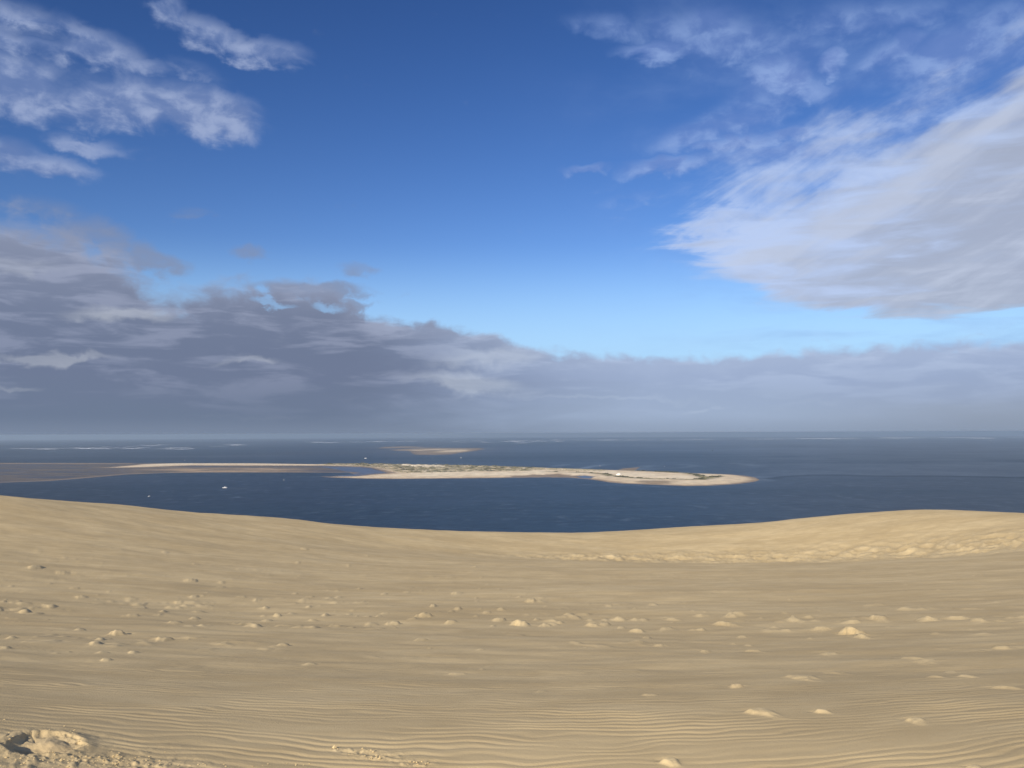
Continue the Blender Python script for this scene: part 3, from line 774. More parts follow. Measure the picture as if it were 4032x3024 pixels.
def build_island():
    Xp = np.linspace(-620, 3030, 1000); Yp = np.concatenate([np.arange(1815, 1835, 0.45), np.arange(1835, 1925, 0.75)])
    GX, GY = np.meshgrid(Xp, Yp)
    x, y, d = pix_sea(GX, GY)
    isle = poly_sd(x, y, poly_world(ISLE)); flat = poly_sd(x, y, poly_world(FLAT))
    veg = np.maximum(poly_sd(x, y, poly_world(VEG)), poly_sd(x, y, poly_world(VEG2)) - 12)
    veg1 = poly_sd(x, y, poly_world(VEG))
    blow = poly_sd(x, y, poly_world(BLOW)); inlet = poly_sd(x, y, poly_world(INLET)); pond = poly_sd(x, y, poly_world(POND))
    wsp = poly_sd(x, y, poly_world(WETSPOT)); lag = poly_sd(x, y, poly_world(LAGOON)); spit = poly_sd(x, y, poly_world(SPIT))
    dr = np.minimum(np.minimum(line_d(x, y, poly_world(DRIFT1)), line_d(x, y, poly_world(DRIFT2))), line_d(x, y, poly_world(DRIFT3)) + 4)
    nA = fbm(x / 60, y / 120, 101, 4); nB = fbm(x / 17, y / 32, 105, 4); nC = fbm(x / 140, y / 60, 111, 4)
    e = isle + 5 * nB
    h = np.where(flat > 0, np.minimum(flat * 0.01, 0.22), np.maximum(flat * 0.05, -2.0))
    h += 0.06 * nC * (flat > 4)
    hi = np.where(isle > 0, 0.2 + 1.25 * sstep(isle, 0, 45) + 0.4 * sstep(isle, 30, 140), np.maximum(isle * 0.08, -2.0))
    h = np.maximum(h, hi)
    h = np.maximum(h, np.where(spit > 0, np.minimum(0.1 + spit * 0.02, 0.5), -2))
    dn = sstep(veg, -6, 35)
    h += dn * (0.5 + 2.2 * np.maximum(nB + 0.3, 0) + 1.3 * np.maximum(nA, -0.3)) * (0.5 + 0.5 * sstep(veg1, -10, 40))
    h += 0.45 * np.exp(-(dr / 9.0) ** 2) * (isle > 0)
    h -= 1.3 * sstep(inlet, -6, 12) * (isle > -5); h = np.where(inlet > 0, np.maximum(h, 0.12), h)
    h = np.where(lag > 0, np.minimum(h, 0.10), h)
    # cover: rgb and wetness
    c = np.empty(x.shape + (4,))
    def lay(col, w, wet):
        nonlocal c
        w = np.clip(w, 0, 1)[..., None]
        c[...] = c * (1 - w) + np.array([*col, wet]) * w
    c[...] = [*WET, 0.5]
    lay(MUDB, sstep(flat, -2, 30), 0.45)
    lay(MUD, sstep(nC + 0.9 * perlin(x / 380, y / 45, 77), -0.15, 0.3) * sstep(flat, 10, 50), 0.75)
    tan = np.exp(-(((GX - 880) / 330.) ** 4)) * sstep(GY, 1838, 1846)
    lay(WET * 1.45, tan * sstep(nC + 0.4, -0.1, 0.6), 0.25)
    lay(WET * 0.8, np.exp(-((flat - 10) / 12.0) ** 2) * sstep(GX, 100, 600), 0.5)
    lay(WET * 1.1, np.exp(-(((GY - 1824.5) / 2.5) ** 2)) * (GX < 520), 0.2)
    lay(LAG, sstep(lag, -4, 8), 0.95)
    lay(WET, sstep(isle, -6, 1), 0.5)
    lay(DRY, sstep(e, 2, 22), 0.0)
    lay(DRYB, sstep(e, 40, 80) * sstep(nA, -0.5, 0.2) * 0.85, 0.0)
    lay(WET * 1.4, 0.55 * sstep(nC, 0.0, 0.6) * np.exp(-(isle / 28.) ** 2), 0.15)
    lay(WET * 1.0, sstep(inlet + 10 * nB, -6, 14), 0.45)
    lay(LAG, sstep(pond, -2, 6), 0.95)
    lay(WET * 0.9, sstep(wsp + 8 * nB, -14, 10) * 0.8, 0.3)
    gm = sstep(veg + 6 * nB, -4, 18) * np.clip(0.60 + 0.85 * nB + 0.55 * fbm(x / 7, y / 16, 131, 3), 0.1, 1.0)
    gm = gm * (0.4 + 0.6 * sstep(veg1, -8, 20))
    lay(GREEN, gm * 0.95, 0.0)
    lay(DRYB, sstep(blow + 14 * nB, -4, 10) * 0.9, 0.0)
    lay(GREEN * 0.8, np.exp(-(dr / 11.0) ** 2) * np.clip(0.9 + 0.7 * nB, 0, 1) * (isle > 5), 0.0)
    lay(WET * 0.85, sstep(spit, -3, 6), 0.4)
    P = np.stack([x, y, h + sea_z(d)], -1)
    o = grid_obj('sandbank', P, M_BANK)
    set_attr(o, 'cover', c)
    tag(o, 'long low sandbank island with grass dunes and tidal flats', 'sandbank', kind='structure')
    return dict(x=x, y=y, h=h, veg=veg, veg1=veg1, dr=dr, blow=blow, isle=isle, d=d)
ISL = build_island()
def isle_z(px, py):
    """height of the island at a photo pixel's column/row on the sea"""
    return None

def build_far_bank():
    Xp = np.linspace(1470, 1930, 230); Yp = np.arange(1754.5, 1795, 0.35)
    GX, GY = np.meshgrid(Xp, Yp)
    x, y, d = pix_sea(GX, GY)
    a = poly_sd(x, y, poly_world(FARB)); b = poly_sd(x, y, poly_world(FARB2))
    s = np.maximum(a, b)
    n = fbm(x / 120, y / 260, 201, 4)
    h = np.where(s > 0, 0.05 + 0.9 * sstep(s, 0, 200), np.maximum(s * 0.02, -2.0))
    l1 = np.exp(-((GX - 1790) / 62.) ** 4 - ((GY - 1776 + (GX - 1790) * 0.03) / 4.5) ** 2)
    l2 = np.exp(-((GX - 1690) / 75.) ** 4 - ((GY - 1772 + (GX - 1690) * 0.035) / 1.8) ** 2)
    w = np.clip(np.maximum(l1, 0.9 * l2) + 0.25 * n, 0, 1) * sstep(a, 0, 60)
    c = np.empty(x.shape + (4,))
    c[...] = [*(WET * 0.85), 0.4]
    c[...] = c * (1 - w[..., None]) + np.array([*(DRY * 1.0), 0.0]) * w[..., None]
    m = sstep(s, 40, 0)[..., None] * 0.5
    c[...] = c * (1 - m) + np.array([*(WET * 0.55), 0.6]) * m
    h += 0.7 * w
    o = grid_obj('sandbank', np.stack([x, y, h + sea_z(d)], -1), M_BANK)
    set_attr(o, 'cover', c)
    tag(o, 'small bare sand shoal far out behind the long island', 'sandbank', kind='structure')
build_far_bank()

# ------------------------------------------------------------------ sea
def build_sea():
    n_in = 460
    X_in = np.linspace(-300, 4332, n_in)
    az_in = np.array(pix_azel(X_in, np.full(n_in, 1850.0))[0])
    AZ = np.concatenate([np.linspace(-math.pi, az_in[0], 110)[:-1], az_in, np.linspace(az_in[-1], math.pi, 111)[1:-1]])
    t = np.concatenate([np.linspace(EYE / 300., 0.13, 30)[:-1], np.linspace(0.13, 0.0060, 300)])
    D = EARTH * (t - np.sqrt(np.maximum(t * t - 2 * EYE / EARTH, 0)))
    D = np.concatenate([D, np.linspace(D[-1] * 1.06, 33500, 14)])
    X = D[:, None] * np.sin(AZ)[None]; Y = D[:, None] * np.cos(AZ)[None]
    Z = np.repeat(sea_z(D)[:, None], len(AZ), 1)
    # shoal map: r = pale shallows plus painted far haze, g = nearly dry, b = broken water
    sh = np.zeros(X.shape + (3,))
    n1 = fbm(X / 260, Y / 420, 301, 4); n2 = fbm(X / 90, Y / 160, 305, 3)
    rg = (np.abs(AZ) < 0.75)[None] & (D[:, None] < 9000)
    xs, ys = X, Y
    isle = np.maximum(poly_sd(xs, ys, poly_world(ISLE)), poly_sd(xs, ys, poly_world(FLAT)))
    sh[..., 0] += 0.55 * np.exp(-(np.minimum(isle, 0) / 16.0) ** 2) * np.clip(0.6 + n2, 0, 1)
    sh[..., 0] += 0.35 * np.exp(-(np.minimum(isle, 0) / 120.0) ** 2) * np.clip(0.3 + n1, 0, 1) * sstep(Y, 1250, 1550)
    def px_blob(x0, y0, x1, y1, w0):
        pl = poly_world([(x0, y0), (x1, y1)])
        return line_d(X, Y, pl), w0
    # broken swell curling round the island's head and streaks behind it
    for (a, b, c_, d_, w, k) in ((2150,1843,2230,1828,14,.55),(2290,1845,2375,1829,16,.75),(2512,1850,2556,1831,22,.5),(2560,1848,2720,1838,14,.4),(2700,1829,2745,1836,18,.55),(2900,1824,2985,1834,22,.45),
                              (2995,1886,3030,1893,12,.7),(2300,1908,2600,1916,9,.25),(2480,1912,2640,1922,10,.3)):
        dd, ww = px_blob(a, b, c_, d_, w)
        q = np.exp(-(dd / ww) ** 2)
        sh[..., 0] = np.maximum(sh[..., 0], k * q * np.clip(0.7 + n2, 0, 1))
        sh[..., 2] = np.maximum(sh[..., 2], 0.35 * k * q)
    fb = np.maximum(poly_sd(X, Y, poly_world(FARB)), poly_sd(X, Y, poly_world(FARB2)))
    sh[..., 1] += 0.5 * np.exp(-(np.minimum(fb, 0) / 130.0) ** 2)
    lf = poly_sd(X, Y, poly_world([(900,1794),(1150,1790),(1420,1783),(1480,1778),(1300,1778),(1050,1784)]))
    sh[..., 1] += 0.35 * sstep(lf + 300 * n1, -250, 250)
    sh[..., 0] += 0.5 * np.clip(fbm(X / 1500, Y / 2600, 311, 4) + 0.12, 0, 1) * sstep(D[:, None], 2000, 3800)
    sh[..., 0] += 0.55 * (sstep(D, 3000, 6500)[:, None] * sstep(AZ, -0.05, 0.25)[None]) * np.clip(0.75 + 0.6 * n1, 0, 1)  # pale haze painted into the water colour, far out on the right
    # the paler outer channel beyond the current line off the island's head
    lx, ly, ld = pix_sea([2700, 2990, 3200, 3500, 4032, 4500], [1868, 1884, 1869, 1872, 1878, 1886])
    cur = np.interp(AZ, np.arctan2(lx, ly), ld)[None] + 18 * n2
    side = sstep(D[:, None] - cur, -5, 25) * sstep(AZ, 0.235, 0.30)[None] * (1 - sstep(AZ, 0.9, 1.2))[None]
    sh[..., 0] += 0.65 * side * np.clip(0.8 + n1, 0, 1)
    sh[..., 0] -= 0.9 * np.exp(-((D[:, None] - cur + 20) / 24.0) ** 2) * sstep(AZ, 0.27, 0.30)[None]
    for (a, b, c_, d_, w, k) in ((2600,1775,4100,1772,120,.30),(2400,1752,4100,1745,260,.30),(3100,1812,4100,1818,60,-.25),(2700,1790,4100,1792,90,-.2),(200,1800,1100,1795,80,.22),(500,1785,1250,1781,90,-.25),(1900,1800,2700,1800,70,-.22),(1950,1775,2350,1770,160,.2)):
        dd = line_d(X, Y, poly_world([(a, b), ((a + c_) / 2, (b + d_) / 2 - 1), (c_, d_)]))
        sh[..., 0] += 1.7 * k * np.exp(-(dd / w) ** 2) * np.clip(0.7 + n1, 0, 1)
    o = grid_obj('sea', np.stack([X, Y, Z], -1), M_SEA, wrap=True)
    set_attr(o, 'shoal', np.clip(sh, -1, 1))
    tag(o, 'dark blue sea with whitecaps reaching the horizon', 'sea', kind='structure')
build_sea()

# ------------------------------------------------------------------ surf on the outer bars
def foam_material():
    m, N, b = new_mat('sea_foam')
    tc = N.n('ShaderNodeTexCoord').outputs['Object']
    n = N.noise(tc, 0.05, 4.0, 0.6)
    N.put(b.inputs['Base Color'], N.mix(N.smooth(n, 0.3, 0.7), (0.62, 0.66, 0.70), (0.84, 0.86, 0.88)))
    b.inputs['Roughness'].default_value = 0.9
    return m
M_FOAM = foam_material()
def build_surf():
    V, F = [], []
    r = random.Random(5)
    def breaker(px, py, wpx, hgt):
        n = max(5, int(wpx / 5))
        x0, y0, d0 = (float(v) for v in pix_sea(px, py))
        base = len(V)
        az0 = math.atan2(x0, y0)
        half = wpx / FPX * d0 / 2
        bow = r.uniform(-0.05, 0.05)
        for k in range(n + 1):
            t = k / n * 2 - 1
            env = max(0.0, 1 - abs(t) ** 3) * r.uniform(0.35, 1.0)
            lx = t * half
            x = x0 + lx * math.cos(az0); y = y0 - lx * math.sin(az0) + bow * half * t * t + r.uniform(-4, 4)
            dz = -(x * x + y * y) / (2 * EARTH)
            dep = 5 + 6 * env
            h = max(0.05, 0.62 * hgt * env)
            for (oy, oz) in ((-dep, -0.3), (-dep * 0.55, h * 0.62), (-dep * 0.1, h), (dep * 0.35, h * 0.7), (dep, -0.3)):
                V.append((x + oy * math.sin(az0), y + oy * math.cos(az0), dz + oz))
        for k in range(n):
            for q in range(4):
                a = base + k * 5 + q
                F.append((a, a + 1, a + 6, a + 5))
    def band(pts, n, wr, hr, sy):
        for k in range(n):
            t = r.random() * (len(pts) - 1)
            i = min(int(t), len(pts) - 2); f = t - i
            px = pts[i][0] + f * (pts[i + 1][0] - pts[i][0]); py = pts[i][1] + f * (pts[i + 1][1] - pts[i][1]) + r.gauss(0, sy)
            breaker(px, py, r.uniform(*wr), r.uniform(*hr))
    band([(-100, 1762), (150, 1768), (260, 1767)], 10, (25, 80), (0.8, 2.2), 1.2)
    band([(260, 1766), (430, 1765), (600, 1763), (780, 1768)], 26, (18, 75), (1.0, 3.0), 2.4)
    band([(500, 1760), (660, 1751)], 9, (25, 80), (1.0, 2.5), 1.0)
    band([(820, 1756), (960, 1752)], 8, (30, 80), (1.0, 2.8), 1.5)
    band([(1230, 1741), (1300, 1743), (1420, 1740), (1560, 1738), (1650, 1737)], 22, (25, 90), (1.4, 3.4), 1.2)
    band([(1740, 1741), (1850, 1738), (2000, 1740), (2120, 1738), (2240, 1735)], 26, (20, 70), (1.4, 3.6), 2.2)
    band([(2000, 1737), (2060, 1738)], 8, (18, 40), (2.5, 5.0), 1.2)
    band([(2260, 1733), (2500, 1732), (2800, 1730), (3100, 1728)], 34, (40, 120), (1.4, 3.2), 0.7)
    band([(3100, 1728), (3480, 1725), (3560, 1724), (3900, 1723), (4150, 1722)], 26, (60, 170), (2.2, 4.6), 0.6)
    band([(3800, 1725), (3900, 1726)], 6, (40, 90), (2.0, 4.6), 0.8)
    o = mesh_obj('surf', V, F, M_FOAM)
    tag(o, 'white lines of surf breaking on the outer bars', 'surf', kind='stuff')
build_surf()

# ------------------------------------------------------------------ growth on the island
def plant_material(name, a, b_, scale):
    m, N, b = new_mat(name)
    tc = N.n('ShaderNodeTexCoord').outputs['Object']
    oi = N.n('ShaderNodeObjectInfo').outputs['Random']
    n = N.noise(tc, scale, 3.0, 0.6)
    f = N.smooth(N.add(n, N.mul(N.sub(oi, 0.5), 0.5)), 0.3, 0.7)
    N.put(b.inputs['Base Color'], N.mix(f, a, b_))
    b.inputs['Roughness'].default_value = 0.8
    b.inputs['Specular IOR Level'].default_value = 0.2
    return m
M_SHRUB = plant_material('shrub_leaf', (0.050, 0.055, 0.026), (0.105, 0.100, 0.050), 2.0)
M_GRASS = plant_material('marram_blade', (0.13, 0.125, 0.060), (0.24, 0.215, 0.115), 0.3)
HGT = ISL['h']; GXY = (ISL['x'], ISL['y'])
def shrub_mesh(seed, rx, hz):
    r = random.Random(seed)
    V, F = [], []
    for k in range(46):
        a = r.uniform(0, 2 * math.pi); q = math.sqrt(r.random()); e = r.random()
        cx, cy = rx * q * math.cos(a), rx * 0.8 * q * math.sin(a)
        cz = hz * (0.15 + 0.8 * e * (1 - q * q * 0.8))
        s = r.uniform(0.28, 0.55) * hz
        d1 = Vector((r.gauss(0, 1), r.gauss(0, 1), r.gauss(0.3, 0.6))).normalized() * s
        d2 = Vector((r.gauss(0, 1), r.gauss(0, 1), r.gauss(0.6, 0.6))).normalized() * s * 0.7
        c = Vector((cx, cy, cz)); b = len(V)
        V.extend([c - d1, c - d2 * 0.6, c + d1, c + d2]); F.append((b, b + 1, b + 2, b + 3))
    me = bpy.data.meshes.new('dune_shrub')
    me.from_pydata([tuple(v) for v in V], [], F)
    me.materials.append(M_SHRUB)
    return me
def plant_shrubs():
    meshes = [shrub_mesh(90 + k, 1.8 + 0.5 * k, 0.9 + 0.22 * (k % 3)) for k in range(4)]
    r = random.Random(3)
    w = np.where((ISL['veg1'] > 3) & (ISL['blow'] < 2), 1.0, 0.0) * (0.25 + np.maximum(fbm(GXY[0] / 30, GXY[1] / 45, 401, 3) + 0.2, 0)) * (ISL['d'] / 2000.) ** 2
    w2 = np.where((ISL['dr'] < 6) & (ISL['isle'] > 8), 1.0, 0.0) * np.maximum(fbm(GXY[0] / 25, GXY[1] / 40, 405, 2) + 0.25, 0)
    for wt_, n, lab, grp, sc in ((w, 170, 'dark low shrub growing among the grass on the island dunes', 'shrubs on the island dunes', (1.0, 2.1)),
                            (w2, 110, 'dark low plant on the rim of the bare sand flat at the island head', 'plants rimming the bare flat', (1.0, 1.9))):
        p = wt_.reshape(-1) / wt_.sum()
        for i in rng.choice(len(p), n, replace=False, p=p):
            o = bpy.data.objects.new('dune_shrub', r.choice(meshes))
            COL.objects.link(o)
            x, y = GXY[0].reshape(-1)[i], GXY[1].reshape(-1)[i]
            o.location = (x, y, HGT.reshape(-1)[i] + float(sea_z(math.hypot(x, y))) - 0.05)
            s = r.uniform(*sc)
            o.scale = (s * r.uniform(0.9, 1.7), s, s * r.uniform(0.7, 1.15))
            o.rotation_euler = (0, 0, r.uniform(-0.6, 0.6))
            tag(o, lab, 'shrub', grp)
plant_shrubs()
def plant_grass():
    r = random.Random(8)
    w = sstep(ISL['veg'], -2, 14) * np.clip(0.4 + fbm(GXY[0] / 17, GXY[1] / 32, 105, 4), 0, 1) * (ISL['d'] / 2000.) ** 2 * (ISL['blow'] < 3)
    w = w + 0.4 * np.exp(-(ISL['dr'] / 4.0) ** 2) * (ISL['isle'] > 6)
    p = w.reshape(-1) / w.sum()
    V, F = [], []
    for i in rng.choice(len(p), 6500, replace=False, p=p):
        x = GXY[0].reshape(-1)[i] + r.uniform(-1.5, 1.5); y = GXY[1].reshape(-1)[i] + r.uniform(-3, 3)
        z = HGT.reshape(-1)[i] + float(sea_z(math.hypot(x, y))) - 0.05
        s = r.uniform(0.6, 1.3)
        for k in range(6):
            a = r.uniform(0, math.pi); b = len(V)
            ox, oy = r.uniform(-.7, .7) * s, r.uniform(-.7, .7) * s
            dx, dy = math.cos(a) * 0.32 * s, math.sin(a) * 0.32 * s
            lx, ly = r.uniform(-.4, .4) * s, r.uniform(-.4, .4) * s
            h = r.uniform(0.4, 0.95) * s
            V.extend([(x + ox - dx, y + oy - dy, z), (x + ox + dx, y + oy + dy, z), (x + ox + lx, y + oy + ly, z + h)])
            F.append((b, b + 1, b + 2))
    o = mesh_obj('marram_grass', V, F, M_GRASS, smooth=False)
    tag(o, 'grey-green marram grass covering the island dunes', 'grass', kind='stuff')
plant_grass()

# pale hump of bare sand on the island
def sand_hump():
    m, N, b = new_mat('pale_sand')
    n = N.noise(N.n('ShaderNodeTexCoord').outputs['Object'], 0.9, 5.0, 0.6)
    N.put(b.inputs['Base Color'], N.mix(N.smooth(n, 0.3, 0.7), (0.78, 0.72, 0.60), (0.86, 0.81, 0.70)))
    b.inputs['Roughness'].default_value = 0.95
    x, y, d = (float(v) for v in pix_sea(2435, 1875))
    V, F = [], []
    na, nr = 28, 9
    for i in range(nr + 1):
        q = i / nr
        for k in range(na):
            a = 2 * math.pi * k / na
            w = 1 + 0.12 * math.sin(3 * a + 1) + 0.07 * math.sin(5 * a)
            V.append((5.4 * q * w * math.cos(a) + 0.6 * (1 - q), 4.6 * q * w * math.sin(a), 4.3 * (1 - q ** 2.4) * (1 + 0.10 * math.cos(a)) - 0.3))
    for i in range(nr):
        for k in range(na):
            F.append((i * na + k, (i + 1) * na + k, (i + 1) * na + (k + 1) % na, i * na + (k + 1) % na))
    o = mesh_obj('sand_mound', V, F, m)
    k = int(np.argmin((GXY[0] - x) ** 2 + (GXY[1] - y) ** 2))
    o.location = (x, y, float(HGT.reshape(-1)[k] + sea_z(d)))
    tag(o, 'small whitish rounded mound standing on the island flat', 'mound')
sand_hump()

# ------------------------------------------------------------------ boats
def plain(name, col, rough=0.5, spec=0.5, var=0.12, scale=1.5):
    m, N, b = new_mat(name)
    n = N.noise(N.n('ShaderNodeTexCoord').outputs['Object'], scale, 4.0, 0.6)
    N.put(b.inputs['Base Color'], N.mix(N.smooth(n, 0.35, 0.7), tuple(c * (1 - var) for c in col), col))
    b.inputs['Roughness'].default_value = rough
    b.inputs['Specular IOR Level'].default_value = spec
    return m
M_HULL = plain('white_gelcoat', (0.86, 0.86, 0.85), 0.25)
M_TRIM = plain('navy_trim', (0.03, 0.05, 0.10), 0.4)
M_DECK = plain('deck_cream', (0.66, 0.63, 0.56), 0.6)
M_GLASS = plain('dark_glass', (0.025, 0.035, 0.045), 0.08)
M_METAL = plain('steel_rail', (0.55, 0.56, 0.58), 0.3)
M_DARK = plain('outboard_black', (0.03, 0.03, 0.035), 0.4)
M_BUOYD = plain('buoy_dark', (0.03, 0.035, 0.03), 0.6)
M_BUOYW = plain('buoy_white', (0.80, 0.80, 0.78), 0.5)
M_WAKE = plain('wake_foam', (0.22, 0.27, 0.31), 0.9)

def loft(rings, cap=True):
    V, F = [], []
    n = len(rings[0])
    for rg in rings: V.extend(rg)
    for i in range(len(rings) - 1):
        for k in range(n - 1):
            a = i * n + k
            F.append((a, a + 1, a + n + 1, a + n))
    if cap:
        F.append(tuple(range(n))); F.append(tuple(range((len(rings) - 1) * n, len(rings) * n))[::-1])
    return V, F
def box(cx, cy, cz, sx, sy, sz, taper=1.0, shift=0.0):
    V = []
    for z, t, o in ((-1, 1.0, 0.0), (1, taper, shift)):
        for x, y in ((-1, -1), (1, -1), (1, 1), (-1, 1)):
            V.append((cx + o + x * sx / 2 * t, cy + y * sy / 2 * t, cz + z * sz / 2))
    return V, [(0, 3, 2, 1), (4, 5, 6, 7), (0, 1, 5, 4), (1, 2, 6, 5), (2, 3, 7, 6), (3, 0, 4, 7)]
def tube(pts, rad, n=6):
    V, F = [], []
    for i, p in enumerate(pts):
        p = Vector(p)
        t = (Vector(pts[min(i + 1, len(pts) - 1)]) - Vector(pts[max(i - 1, 0)])).normalized()
        u = t.cross(Vector((0.13, 0.31, 0.94))).normalized(); w = t.cross(u)
        for k in range(n):
            a = 2 * math.pi * k / n
            V.append(tuple(p + (u * math.cos(a) + w * math.sin(a)) * (rad if not isinstance(rad, (list, tuple)) else rad[i])))
    for i in range(len(pts) - 1):
        for k in range(n):
            F.append((i * n + k, i * n + (k + 1) % n, (i + 1) * n + (k + 1) % n, (i + 1) * n + k))
    F.append(tuple(range(n))[::-1]); F.append(tuple(range((len(pts) - 1) * n, len(pts) * n)))
    return V, F
def hull_shape(L, B, H, draft=0.35):
    """x forward; section rings from stern to bow"""
    rings = []
    for k in range(13):
        t = k / 12
        w = B / 2 * (1.0 - max(0, (t - 0.45) / 0.55) ** 2.2) * (0.90 + 0.10 * min(1, t * 3))
        w = max(w, 0.02)
        sheer = H * (1 + 0.32 * t ** 2)
        dr = -draft * (1 - max(0, (t - 0.7) / 0.3) ** 2)
        x = -L / 2 + L * t
        rings.append([(x, -w, sheer), (x + 0.02, -w * 0.86, 0.12), (x, -w * 0.55, dr * 0.6), (x, 0, dr), (x, w * 0.55, dr * 0.6), (x + 0.02, w * 0.86, 0.12), (x, w, sheer)])
    return loft(rings)
def motor_boat(px, py, L, heading, label, cat='boat', small=False, group=None, sail=False):
    x, y, d = (float(v) for v in pix_sea(px, py))
    root = bpy.data.objects.new('sailing_boat' if sail else 'motor_boat', None)
    COL.objects.link(root)
    root.location = (x, y, float(sea_z(d)) + 0.05)
    root.rotation_euler = (0, 0, heading)
    root.empty_display_size = 1.0
    tag(root, label, cat, group)
    B = L * 0.34; H = L * 0.125
    hull = mesh_obj('hull', *hull_shape(L, B, H), M_HULL, root, smooth=False)
    mesh_obj('rubbing_strake', *tube([(-L / 2 + L * t, B / 2 * (1 - max(0, (t - 0.45) / 0.55) ** 2.2) * (0.90 + 0.10 * min(1, t * 3)) + 0.02, H * (1 + 0.32 * t * t) - 0.10) for t in [k / 10 for k in range(11)]], 0.05), M_TRIM, hull)
    mesh_obj('deck', *box(-0.02 * L, 0, H * 0.93, L * 0.80, B * 0.74, 0.08), M_DECK, root, smooth=False)
    cab = mesh_obj('cabin', *box(0.06 * L, 0, H + L * 0.07, L * 0.34, B * 0.62, L * 0.14, 0.86, -0.02 * L), M_HULL, root, smooth=False)
    for s in (-1, 1):
        mesh_obj('side_window', *box(0.05 * L, s * B * 0.295, H + L * 0.09, L * 0.22, 0.05, L * 0.055), M_GLASS, cab, smooth=False)
    mesh_obj('windscreen', *box(0.215 * L, 0, H + L * 0.10, 0.06, B * 0.46, L * 0.06, 0.95, -0.05), M_GLASS, cab, smooth=False)
    mesh_obj('roof', *box(0.03 * L, 0, H + L * 0.15, L * 0.38, B * 0.64, 0.09), M_HULL, cab, smooth=False)
    if not small:
        mesh_obj('bow_rail', *tube([(0.22 * L, -B * 0.42, H * 1.5), (0.38 * L, -B * 0.28, H * 1.62), (0.5 * L, 0, H * 1.75), (0.38 * L, B * 0.28, H * 1.62), (0.22 * L, B * 0.42, H * 1.5)], 0.035), M_METAL, root)
        mesh_obj('mast', *tube([(-0.02 * L, 0, H + L * 0.15), (-0.04 * L, 0, H + L * 0.30)], 0.05), M_METAL, root)
    if sail:
        mesh_obj('sail_mast', *tube([(0.05 * L, 0, H), (0.05 * L, 0, H + L * 1.15)], [0.10, 0.05]), M_METAL, root)
    mot = mesh_obj('outboard_motor', *box(-0.53 * L, 0, H * 0.95, L * 0.06, L * 0.055, L * 0.11, 0.8), M_DARK, root, smooth=False)
    mesh_obj('shaft', *tube([(-0.535 * L, 0, H * 0.6), (-0.535 * L, 0, -0.3)], 0.07), M_DARK, mot)
    return root
# heading: 0 = bow towards +X (right in the photo)
motor_boat(885, 1921.5, 6.8, R(12), 'white cabin boat with a faint wake, in the channel before the sand spit')
motor_boat(588, 1955.5, 4.0, R(62), 'very small white boat alone on the channel below the tidal flats', small=True)
motor_boat(1440, 1805.5, 8.0, R(176), 'white cabin cruiser on the water behind the island, left of the thin pole', )
motor_boat(1815, 1803.5, 5.4, R(20), 'white boat with a short mast on the water below the far shoal', sail=True)
motor_boat(3900, 1736, 9.0, R(170), 'tiny white boat far out near the surf, alone off the island head', small=True)
def wake():
    V, F = [], []
    pts = [(905, 1922.8), (925, 1922.6), (945, 1922.4), (965, 1922.3)]
    r = random.Random(2)
    for i in range(25):
        t = i / 24
        px = 899 + 75 * t; py = 1922.9 - 0.6 * t
        x, y, d = (float(v) for v in pix_sea(px, py))
        w = (0.35 + 1.3 * t) * r.uniform(0.3, 1.0) * (1 if i % 7 else 0.2)
        z = float(sea_z(d))
        V.extend([(x, y - w, z + 0.02), (x, y, z + 0.14), (x, y + w, z + 0.02)])
    for i in range(24):
        for q in range(2):
            a = i * 3 + q
            F.append((a, a + 1, a + 4, a + 3))
    o = mesh_obj('boat_wake', V, F, M_WAKE)
    tag(o, 'thin pale wake trailing from the white cabin boat', 'wake', kind='stuff')
wake()

def buoy(px, py, mat, h, label, name='buoy', cat='buoy', ground=False):
    x, y, d = (float(v) for v in pix_sea(px, py))
    z = float(sea_z(d))
    if ground:
        k = int(np.argmin((GXY[0] - x) ** 2 + (GXY[1] - y) ** 2))
        z += float(HGT.reshape(-1)[k]) - 0.05
    root = bpy.data.objects.new(name, None)
    COL.objects.link(root)
    root.location = (x, y, z)
    tag(root, label, cat)
    if name == 'buoy':
        mesh_obj('float', *tube([(0, 0, -0.3), (0, 0, 0.0), (0, 0, h * 0.28), (0, 0, h * 0.36)], [h * 0.22, h * 0.34, h * 0.34, h * 0.2], 14), mat, root)
        mesh_obj('tower', *tube([(0, 0, h * 0.34), (0, 0, h * 0.8)], [h * 0.16, h * 0.08], 8), mat, root)
        mesh_obj('top_mark', *tube([(0, 0, h * 0.78), (0, 0, h * 0.9), (0, 0, h)], [h * 0.14, h * 0.15, h * 0.03], 10), mat, root)
    else:
        mesh_obj('pole', *tube([(0, 0, -0.5), (-0.02 * h, 0, h * 0.5), (-0.05 * h, 0, h)], [0.15, 0.13, 0.10], 8), mat, root)
        mesh_obj('marker_board', *box(-0.05 * h, 0, h * 0.95, 0.5, 0.12, 0.5), mat, root, smooth=False)
buoy(1704, 1807, M_BUOYW, 7.5, 'thin pale leaning marker pole in the water below the far shoal', 'marker_pole', 'pole')
buoy(1622, 1874, M_BUOYW, 5.0, 'thin pale pole on the beach before the grassy dunes', 'marker_pole', 'pole', True)
buoy(2362, 1835.5, M_BUOYW, 2.2, 'white buoy in the broken water behind the island', )
buoy(2616, 1838, M_BUOYW, 2.4, 'small white buoy right of the brown spit behind the island')
buoy(1717, 1826.5, M_BUOYW, 1.7, 'white buoy close behind the grassy dunes below the marker pole')
buoy(727, 1814, M_BUOYW, 2.6, 'small white buoy beyond the thin strip of bright sand')
buoy(2806, 1775, M_BUOYD, 5.5, 'dark buoy alone on the open water far beyond the island head')
buoy(1521, 1807.5, M_BUOYD, 3.2, 'dark buoy between the cabin cruiser and the marker pole')
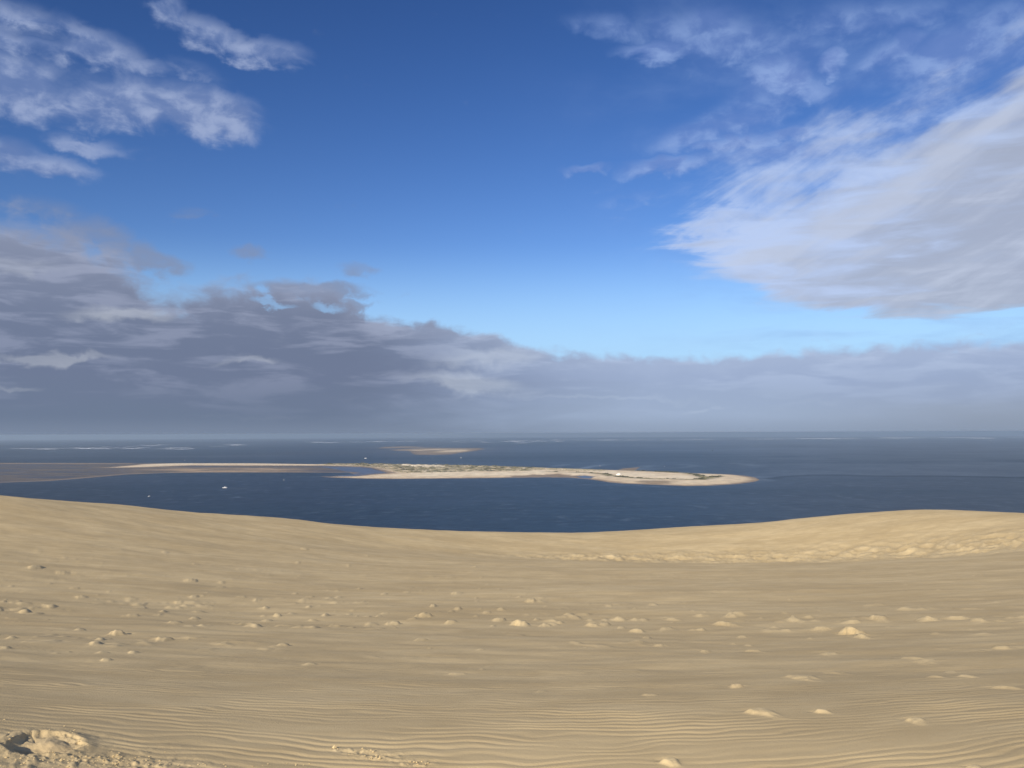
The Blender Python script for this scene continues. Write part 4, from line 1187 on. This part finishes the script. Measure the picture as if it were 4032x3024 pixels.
buoy(1118, 1891, M_BUOYW, 1.6, 'tiny white buoy in the channel off the end of the flats')
buoy(1330, 1876, M_BUOYD, 2.4, 'small dark buoy at the tip of the sand spit')

# ------------------------------------------------------------------ crumbs of damp sand round the footprint
def crumbs():
    r = random.Random(21)
    V, F = [], []
    def lump(x, y, s):
        z = dune_z(x, y)
        b = len(V)
        pts = [(1, 0, 0), (-1, 0, 0), (0, 1, 0), (0, -1, 0), (0, 0, 1), (0, 0, -1)]
        for p in pts:
            q = s * r.uniform(0.6, 1.2)
            V.append((x + p[0] * q, y + p[1] * q, z + s * 0.25 + p[2] * q * 0.75))
        for f in ((0, 2, 4), (2, 1, 4), (1, 3, 4), (3, 0, 4), (2, 0, 5), (1, 2, 5), (3, 1, 5), (0, 3, 5)):
            F.append(tuple(b + k for k in f))
    spots = [(120, 2990, 240, 34, 70, .0042), (400, 2994, 230, 20, 110, .0036), (60, 2930, 90, 50, 24, .0042), (310, 2900, 60, 40, 14, .004), (1450, 2960, 60, 14, 9, .0045), (1470, 2985, 40, 8, 12, .005),
             (1645, 3006, 45, 8, 12, .005), (1325, 2952, 10, 4, 3, .010), (230, 2885, 120, 14, 14, .0035), (900, 3012, 400, 8, 36, .0035)]
    for px, py, rx, ry, n, s in spots:
        for k in range(n):
            X = px + r.gauss(0, rx * 0.6); Y = min(py + r.gauss(0, ry * 0.6), 3060)
            gx, gy, gd = ground_at_pixel(X, Y)
            lump(gx, gy, s * r.uniform(0.4, 1.5) ** 1.3)
    o = mesh_obj('sand_crumbs', V, F, M_SAND, smooth=False)
    tag(o, 'loose crumbs of damp sand kicked up beside the fresh footprint', 'crumbs', kind='stuff')
crumbs()

# ------------------------------------------------------------------ haze over the sea
def haze():
    m = bpy.data.materials.new('sea_air')
    m.use_nodes = True
    t = m.node_tree
    t.nodes.clear()
    out = t.nodes.new('ShaderNodeOutputMaterial')
    v = t.nodes.new('ShaderNodeVolumePrincipled')
    v.inputs['Color'].default_value = (0.72, 0.86, 0.95, 1.0)
    v.inputs['Density'].default_value = HAZE_D
    v.inputs['Anisotropy'].default_value = 0.42
    t.links.new(v.outputs[0], out.inputs['Volume'])
    m.cycles.homogeneous_volume = True if hasattr(m.cycles, 'homogeneous_volume') else None
    s = 34500.0
    lo, hi = -90.0, EYE + 2.5
    V, F = box(0, 0, (lo + hi) / 2, 2 * s, 2 * s, hi - lo)
    o = mesh_obj('haze', V, F, m, smooth=False)
    tag(o, 'pale sea haze thickening towards the horizon', 'haze', kind='stuff')
HAZE_D = 9.5e-5
haze()
